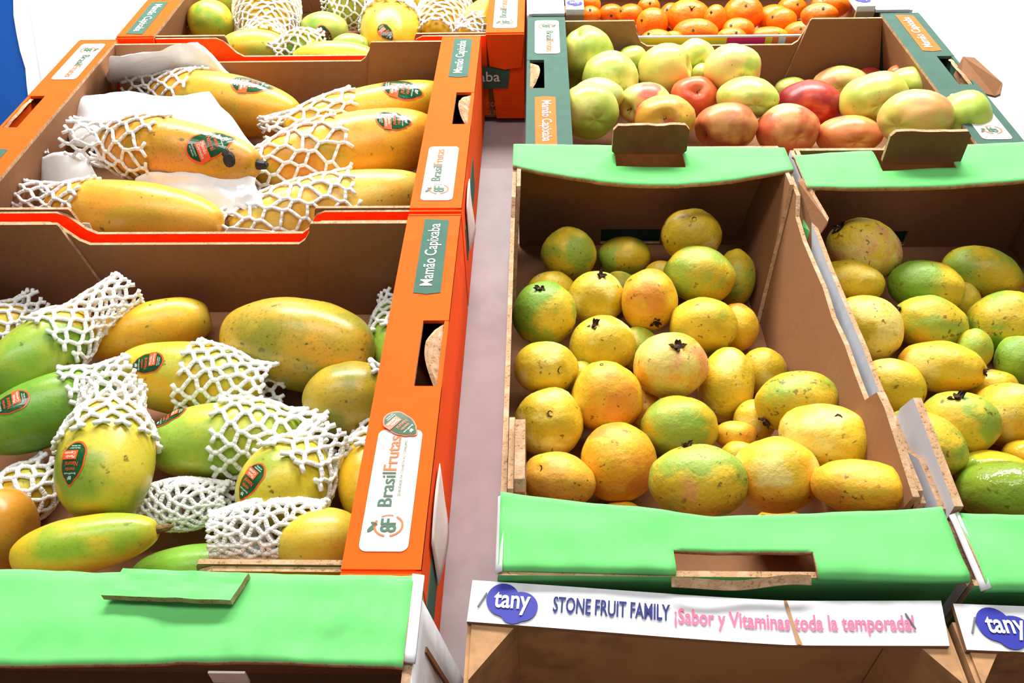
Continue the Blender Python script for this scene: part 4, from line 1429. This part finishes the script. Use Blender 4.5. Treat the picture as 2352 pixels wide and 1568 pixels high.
# ---- build every fruit ----------------------------------------------
PAP = {}
for i, f in enumerate(FR):
    kd = f['kind']
    g = GROUPN[f['box']]
    seed = i * 3.17 + 1
    if kd == 'guava':
        if f['cal']:
            ax = cam_dir(f, *f['cal'])
        else:
            aa = -math.radians(f['rot']) + (0 if f['rx'] >= f['ry'] else math.pi / 2)
            ax = Vector((math.cos(aa), math.sin(aa), -.35)).normalized()
        mb, place, shape, rot_ = round_mesh(f, prof_guava(f['pear']), .05, seed, ax)
        gr = None
        if f['grad']:
            (du, dv), gc, lo, hi = f['grad']
            gr = (img_vec(du, dv, 1 / f['rx'] / 1.0), gc, lo, hi)
        glossy = 'glossy' in f['label']
        m = fruitmat('guava', f['cols'][0], f['cols'][1], f['cols'][2], 24, f['spots'] + .25, (92, 78, 28), .14 if glossy else .46, gr, .45, .5)
        o = solid('guava', f['label'], 'guava', mb, [m], f['c'], g, smooth=True)
        if f['cal']:
            calyx_part(o, f, place, shape, rot_, f['cs'], f['ck'], None, i)
    elif kd == 'apple':
        ax = cam_dir(f, *f['cal']) if f['cal'] else Vector((R.uniform(-.5, .5), .3, -.8)).normalized()
        mb, place, shape, rot_ = round_mesh(f, prof_apple, f['lump'], seed, ax)
        gr = None
        if f['grad']:
            (du, dv), gc, lo, hi = f['grad']
            gr = (img_vec(du, dv, 1 / f['rx']), gc, lo, hi)
        m = fruitmat('apple', f['cols'][0], f['cols'][1], f['cols'][2], 20, .1, (130, 84, 40), .34, gr, .15, .12)
        o = solid('apple', f['label'], 'apple', mb, [m], f['c'], g, smooth=True)
        if f['stem']:
            b0 = place(shape(Vector((0, 0, 1))))
            n = (b0 - f['c']).normalized()
            q = MB(); q.tube(b0 - n * .002, b0 + n * .006 + CAMX * .001, .0012, 6); q.tube(b0 + n * .006 + CAMX * .001, b0 + n * .011 + CAMX * .003, .001, 6, 0, .0015)
            part(o, 'stem', q, [STEMM])
    elif kd == 'tangerine':
        ax = Vector((R.uniform(-.5, .5), R.uniform(-.1, .7), R.uniform(.3, 1))).normalized()
        mb, place, shape, rot_ = round_mesh(f, prof_tang, .03, seed, ax, SPH_S)
        m = fruitmat('tangerine', (252, 128, 14), (250, 112, 8), (252, 148, 36), 24, .05, (150, 80, 10), .36, None, .1, .5)
        o = solid('tangerine', f['label'], 'tangerine', mb, [m], f['c'], g, smooth=True)
        b0 = place(shape(Vector((0, 0, 1))))
        n = (b0 - f['c']).normalized()
        q = MB(); q.tube(b0 - n * .002, b0 + n * .0012, .0028, 7, 0, .002)
        if f['stemk'] == 2:
            q.tube(b0, b0 + n * .012 + CAMX * .003, .0009, 5); q.tube(b0, b0 + n * .012 - CAMX * .006, .0009, 5)
        part(o, 'stem', q, [CALYX if f['stemk'] else INK_GREEN])
    else:
        ax, L, r = f['ax'], f['L'], f['r']
        e1 = (CAMX - ax * CAMX.dot(ax)).normalized() if abs(ax.dot(CAMX)) < .8 else (Vector((0, 0, 1)) - ax * ax.z).normalized()
        e2 = ax.cross(e1)
        k = f['k']
        rmax = max(((1 - (j / 50) ** 2) ** .42) * (1 + k * j / 50) for j in range(-50, 51))

        def prof(t, k=k, rmax=rmax):
            return (max(0, 1 - t * t) ** .42) * (1 + k * t) / rmax
        f['prof'], f['e1'], f['e2'] = prof, e1, e2
        nu, nv = 40, 28
        vs, fs = [], []
        for j in range(nv + 1):
            t = -math.cos(math.pi * j / nv)
            for q in range(nu):
                ph = 2 * math.pi * q / nu
                d = e1 * math.cos(ph) + e2 * math.sin(ph)
                lump = 1 + f['bumpy'] * noise.noise(ax * t * 2.2 + d * 1.3 + Vector((seed, 0, 0))) * 1.6 + .012 * math.cos(5 * ph)
                rr_ = r * prof(t) * lump
                tt = t
                if abs(t) > .97:
                    tt = t * (1 - .03 * (abs(t) - .97) / .03)
                vs.append(f['c'] + ax * (tt * L) + d * rr_)
        for j in range(nv):
            for q in range(nu):
                a, b = j * nu + q, j * nu + (q + 1) % nu
                fs.append([a, b, b + nu, a + nu])
        mb = MB(); mb.add(vs, fs)
        gr = None
        if f['grad']:
            (du, dv), gc, lo, hi = f['grad']
            gr = (img_vec(du, dv, 1 / r), gc, lo, hi)
        m = fruitmat('papaya', f['cols'][0], f['cols'][1], f['cols'][2], 15, f['spots'], (80, 78, 30), .32, gr, f['fine'], .15, 110)
        o = solid('papaya', f['label'], 'papaya', mb, [m], f['c'], g, smooth=True)
        PAP[f['label']] = (o, f, mb)
        if f['stem']:
            s_ = f['stem']
            q = MB()
            b0 = f['c'] + ax * (L * s_ * .965)
            q.tube(b0, b0 + ax * s_ * .0085, r * .17, 9, 0, r * .12)
            q.tube(b0 + ax * s_ * .0085, b0 + ax * s_ * .0125 + e1 * .001, r * .11, 7, 0, r * .06)
            part(o, 'stem', q, [ROT if f['box'] == 'c2' else STEMM])
        elif f['stem'] is None:
            q = MB()
            b0 = f['c'] - ax * L * .958
            q.tube(b0, b0 - ax * .0018, r * .10, 7, 0, r * .05)
            part(o, 'stem_scar', q, [STEMM])
        if f['stick']:
            stick_on(o, f, mb, *f['stick'])

# black rotten spot on the tilted-sticker papaya
o, f, mb = PAP['large orange papaya with a tilted sticker and a black rotten spot']
bvh = BVHTree.FromPolygons([tuple(p) for p in mb.v], mb.f)
q = MB()
for (u, v, rp) in ((527, 366, 15), (518, 350, 9)):
    ring = []
    hc_, hn, _, _ = bvh.ray_cast(EYE, ray(u, v).normalized())
    for kk, lift in ((1.0, .0002), (.6, .0012)):
        row = []
        for i in range(12):
            a = 2 * math.pi * i / 12
            h, n, _, _ = bvh.ray_cast(EYE, ray(u + kk * rp * math.cos(a) * R.uniform(.85, 1.1), v + kk * rp * 1.25 * math.sin(a)).normalized())
            row.append((h or hc_) + (n or hn) * lift)
        ring.append(row)
    for i in range(12):
        j = (i + 1) % 12
        q.poly([ring[0][i], ring[0][j], ring[1][j], ring[1][i]])
    q.poly(ring[1])
part(o, 'rotten_spot', q, [ROT], True)

# sticker on the front crate's ledge
hp = P(922, 977, .1405)
xv_ = Vector((-.55, -.84, 0)).normalized(); yv_ = Vector((.80, -.60, 0)).normalized(); xv_ = yv_.cross(Vector((0, 0, 1)))
sticker(crate1, lambda x, y, l: hp + xv_ * x + yv_ * y + Vector((0, 0, l + .0008)), .0175)


# ------------------------------------------------------------------ foam nets
def clampbox(p, bx, z0=.008):
    B = BOUNDS[bx]
    w_ = .028 * max(0, min(1, p.z / .14))           # the tube walls lean inwards towards the top
    p.x = max(B[0] - .008 + w_, min(B[1] + .008 - w_, p.x))
    p.y = max(B[2] - .002, min(B[3] + .002, p.y))
    p.z = max(z0, p.z)
    return p


def net(label, c, ax, e1, e2, L, rad, t0, t1, cols, r=.0019, cell=.017, seed=0, squash=None, bx='c1', off=.0022, fl0=True, fl1=True, wob=.2):
    """honeycomb foam sleeve round an axis; rad(t) = radius at axial position t*L"""
    rr = random.Random(seed)
    mb = MB()
    ln = (t1 - t0) * L
    rows = max(2, int(round(abs(ln) / cell * 2)))

    def pt(t, ph, lift=0.0):
        q = rad(t) + off + lift
        d = e1 * math.cos(ph) + e2 * math.sin(ph)
        p = c + ax * (t * L) + d * q
        if squash:
            nrm, k, = squash
            p = p - nrm * ((p - c).dot(nrm)) * (1 - k)
        clampbox(p, bx)
        return p
    nodes = {}
    for i in range(rows + 1):
        for j in range(cols):
            t = t0 + (t1 - t0) * (i + rr.uniform(-wob, wob)) / rows
            ph = 2 * math.pi * (j + (.5 if i % 2 else 0) + rr.uniform(-wob, wob)) / cols
            dt = (t1 - t0) / rows * .22
            nodes[i, j] = (pt(t - dt, ph), pt(t + dt, ph), t, ph)
    for i in range(rows + 1):
        for j in range(cols):
            a, b, t, ph = nodes[i, j]
            mb.tube(a, b, r * 1.15, 6)
            if i < rows:
                for k in ((j, (j - 1) % cols) if i % 2 == 0 else (j, (j + 1) % cols)):
                    n2 = nodes[i + 1, k]
                    mid = (b + n2[0]) / 2
                    dd = (mid - (c + ax * (mid - c).dot(ax)))
                    mid = mid + dd.normalized() * min(.0012, rad(t) * .03) if dd.length > 1e-5 else mid
                    mb.tube(b, mid, r, 6)
                    mb.tube(mid, n2[0], r, 6)
            for edge_, s_ in ((0, -1), (rows, 1)):
                if i == edge_ and ((s_ < 0 and fl0) or (s_ > 0 and fl1)):
                    for dp in (-.28, .28):
                        dt = (t1 - t0) / rows * rr.uniform(.35, .7) * s_
                        base = a if s_ < 0 else b
                        mb.tube(base, pt(t + dt, ph + dp * 2 * math.pi / cols, .002), r * 1.05, 6)
    return solid('foam_net', label, 'foam net', mb, [FOAM], c, 'foam fruit nets', smooth=True)


NET_LABEL = {
    'green and yellow papaya half in a net at the left edge': 'loose white foam net spread towards the back wall at the upper left',
    'yellow papaya with a centred dark sticker, net on its right end': 'white foam net on the right end of the sticker-centred yellow papaya',
    'dark green papaya at the left edge with a net on its far end': 'white foam net on the far end of the dark green papaya',
    'yellow-green papaya with dark sticker standing below a net cap': 'white foam net capping the upright yellow-green papaya',
    'smooth light green papaya in the centre, right half netted': 'white foam net over the right half of the smooth green papaya',
    'yellow-green papaya with slanted sticker under a net fringe': 'white foam net with fringe above the slanted sticker',
    'small brownish papaya touching the orange ledge, end facing out': 'white foam net end between the brownish papaya and the ledge',
    'green papaya half hidden by the orange ledge at the back': 'white foam net on the green papaya under the orange ledge',
    'yellow papaya half hidden by the ledge, net at its left': 'white foam net on the yellow papaya half hidden by the ledge',
    'small papaya wholly inside a net by the left edge': 'white foam net round the small papaya at the lower left edge',
    'netted papaya at the left edge by the back wall': 'white foam net cut by the left edge near the brown back wall',
    'large orange papaya at the back of the middle crate, oval sticker on top': 'white foam net on the left end of the backmost large papaya',
    'large orange papaya with a tilted sticker and a black rotten spot': 'white foam net on the left half of the rot-spotted papaya',
    'large orange papaya at the front left of the middle crate': 'white foam net end at the front left of the middle crate',
    'large golden papaya at the back right, flat sticker near its top': 'white foam net stretched left from the golden papaya',
    'large orange papaya with pale scars beside the ledge': 'white foam net on the lower half of the pale-scarred papaya',
    'pale orange papaya netted at the front right of the middle crate': 'white foam net over the front right papaya of the middle crate',
    'upright yellow papaya wholly inside a wide net': 'wide white foam net round the upright papaya in the back crate',
    'small papaya in a stretched net at the front wall': 'stretched white foam net at the front wall of the back crate',
    'papaya with sticker looking out of a net collar': 'white foam net collar round the stickered papaya in the back crate',
    'netted papaya in the second row behind the collar one': 'white foam net in the second row of the back crate',
    'netted papaya near the right end of the back crate': 'crumpled white foam net near the right end of the back crate',
    'netted papaya behind the right end of the back crate': 'white foam net behind the right end of the back crate',
    'bare golden papaya squeezed under the right ledge of the back crate': 'scrap of white foam net under the right ledge of the back crate',
}
for lb, (o, f, mb) in PAP.items():
    if not f['net']:
        continue
    t0, t1, cols = f['net']
    cols = {'c2': 11, 'c1': cols - 1, 'c3': cols - 1}[f['box']]
    prof, r, L = f['prof'], f['r'], f['L']

    def rad(t, prof=prof, r=r):
        q = r * prof(max(-1, min(1, t)))
        loose = r * (.62 - .12 * max(0, abs(t) - 1))
        return max(q, loose if abs(t) > .6 else 0)
    small = f['box'] == 'c3'
    net(NET_LABEL[lb], f['c'], f['ax'], f['e1'], f['e2'], L, rad, t0, t1, cols, r=.0022 if not small else .0019, cell=.034 if f['box'] == 'c2' else (.021 if not small else .018), seed=len(lb), bx=f['box'])

# two collapsed nets lying in the front crate
for lb, (u0, v0, u1, v1), hw, z, cols, cell, ord_ in (
        ('collapsed white foam net on the bare crate bottom', (318, 1165, 520, 1150), 52, .045, 14, .013, 0),
        ('collapsed white foam net over the plain green papaya', (500, 1225, 740, 1200), 62, .07, 15, .014, 0)):
    a, b = P(u0, v0, z), P(u1, v1, z)
    c = (a + b) / 2
    ax = (b - a).normalized()
    L = (b - a).length / 2
    r = hw * depth(c) / F
    e1 = (Vector((0, 0, 1)) - ax * ax.z).normalized()
    e2 = ax.cross(e1)
    net(lb, c, ax, e1, e2, L, lambda t, r=r: r * (.8 + .2 * math.cos(t * 2.2)), -1, 1, cols, r=.0021, cell=cell, seed=int(u0), squash=((EYE - c).normalized(), .42), wob=.3)


# ------------------------------------------------------------------ tissue paper in the middle crate
def sheet(label, quad, amp, seed, na=26, nb=18, curl=0.0, name='tissue_paper', mat=None):
    """quad: four (u, v, z) corners p00, p10, p11, p01"""
    q = [P(u, v, z) for u, v, z in quad]
    c = sum(q, Vector()) / 4

    def fn(a, b):
        p = (q[0] * (1 - a) + q[1] * a) * (1 - b) + (q[3] * (1 - a) + q[2] * a) * b
        n1 = noise.noise(Vector((a * 3.2 + seed, b * 2.6, seed)))
        n2 = noise.hetero_terrain(Vector((a * 5 + seed, b * 4, seed * 2)), .8, 2.2, 4, .3)
        e = math.sin(math.pi * a) * math.sin(math.pi * b)
        p = p + Vector((0, 0, 1)) * (amp * n1 + amp * .22 * abs(n2) + curl * e)
        p += Vector((noise.noise(Vector((b * 5, seed, 1))) * amp * .5 * (1 - abs(2 * a - 1)), noise.noise(Vector((a * 5, seed, 4))) * amp * .6, 0))
        return clampbox(p, 'c2')
    mb = MB()
    mb.grid(fn, na, nb, .0004, None, 0, 0, 0)
    return solid(name, label, 'paper', mb, [mat or PAPER], c, 'white paper in the middle crate', smooth=True)


sheet('white tissue paper propped against the back wall of the middle crate', [(235, 195, .085), (565, 195, .075), (455, 100, .14), (255, 132, .15)], .012, 3.1, curl=.012)
sheet('crumpled white tissue paper between the two back left papayas', [(165, 335, .08), (590, 345, .085), (480, 215, .10), (140, 228, .112)], .016, 7.7, curl=.018)
sheet('white tissue paper in front of the rot-spotted papaya', [(300, 440, .085), (560, 505, .07), (588, 405, .098), (330, 394, .10)], .014, 5.2, curl=.012)
sheet('white card folded in the left corner of the middle crate', [(70, 440, .06), (238, 438, .07), (190, 345, .105), (80, 360, .105)], .006, 9.4, 10, 8)
sheet('shiny white plastic scrap by the left ledge of the middle crate', [(45, 375, .095), (112, 360, .10), (105, 315, .118), (68, 322, .118)], .012, 2.3, 14, 12, name='plastic_scrap')
sheet('white paper corner beside the pale orange papaya', [(540, 480, .08), (612, 480, .08), (585, 425, .10), (545, 425, .10)], .005, 4.4, 8, 8)
for lb, pts in (('plain white card strip at the front wall of the middle crate', ((500, 556), (704, 556), (704, 541), (600, 528), (526, 522), (512, 536))),
                ('small white card corner beside the front left papaya', ((180, 556), (224, 556), (205, 513), (190, 512), (176, 520)))):
    q = [PY(u, v, .7645) for u, v in pts]
    mb = MB(); mb.prism([(p.x, p.z) for p in q], 'y', .7645, .7652)
    solid('card_strip', lb, 'paper', mb, [PAPER], sum(q, Vector()) / len(q), 'white paper in the middle crate')
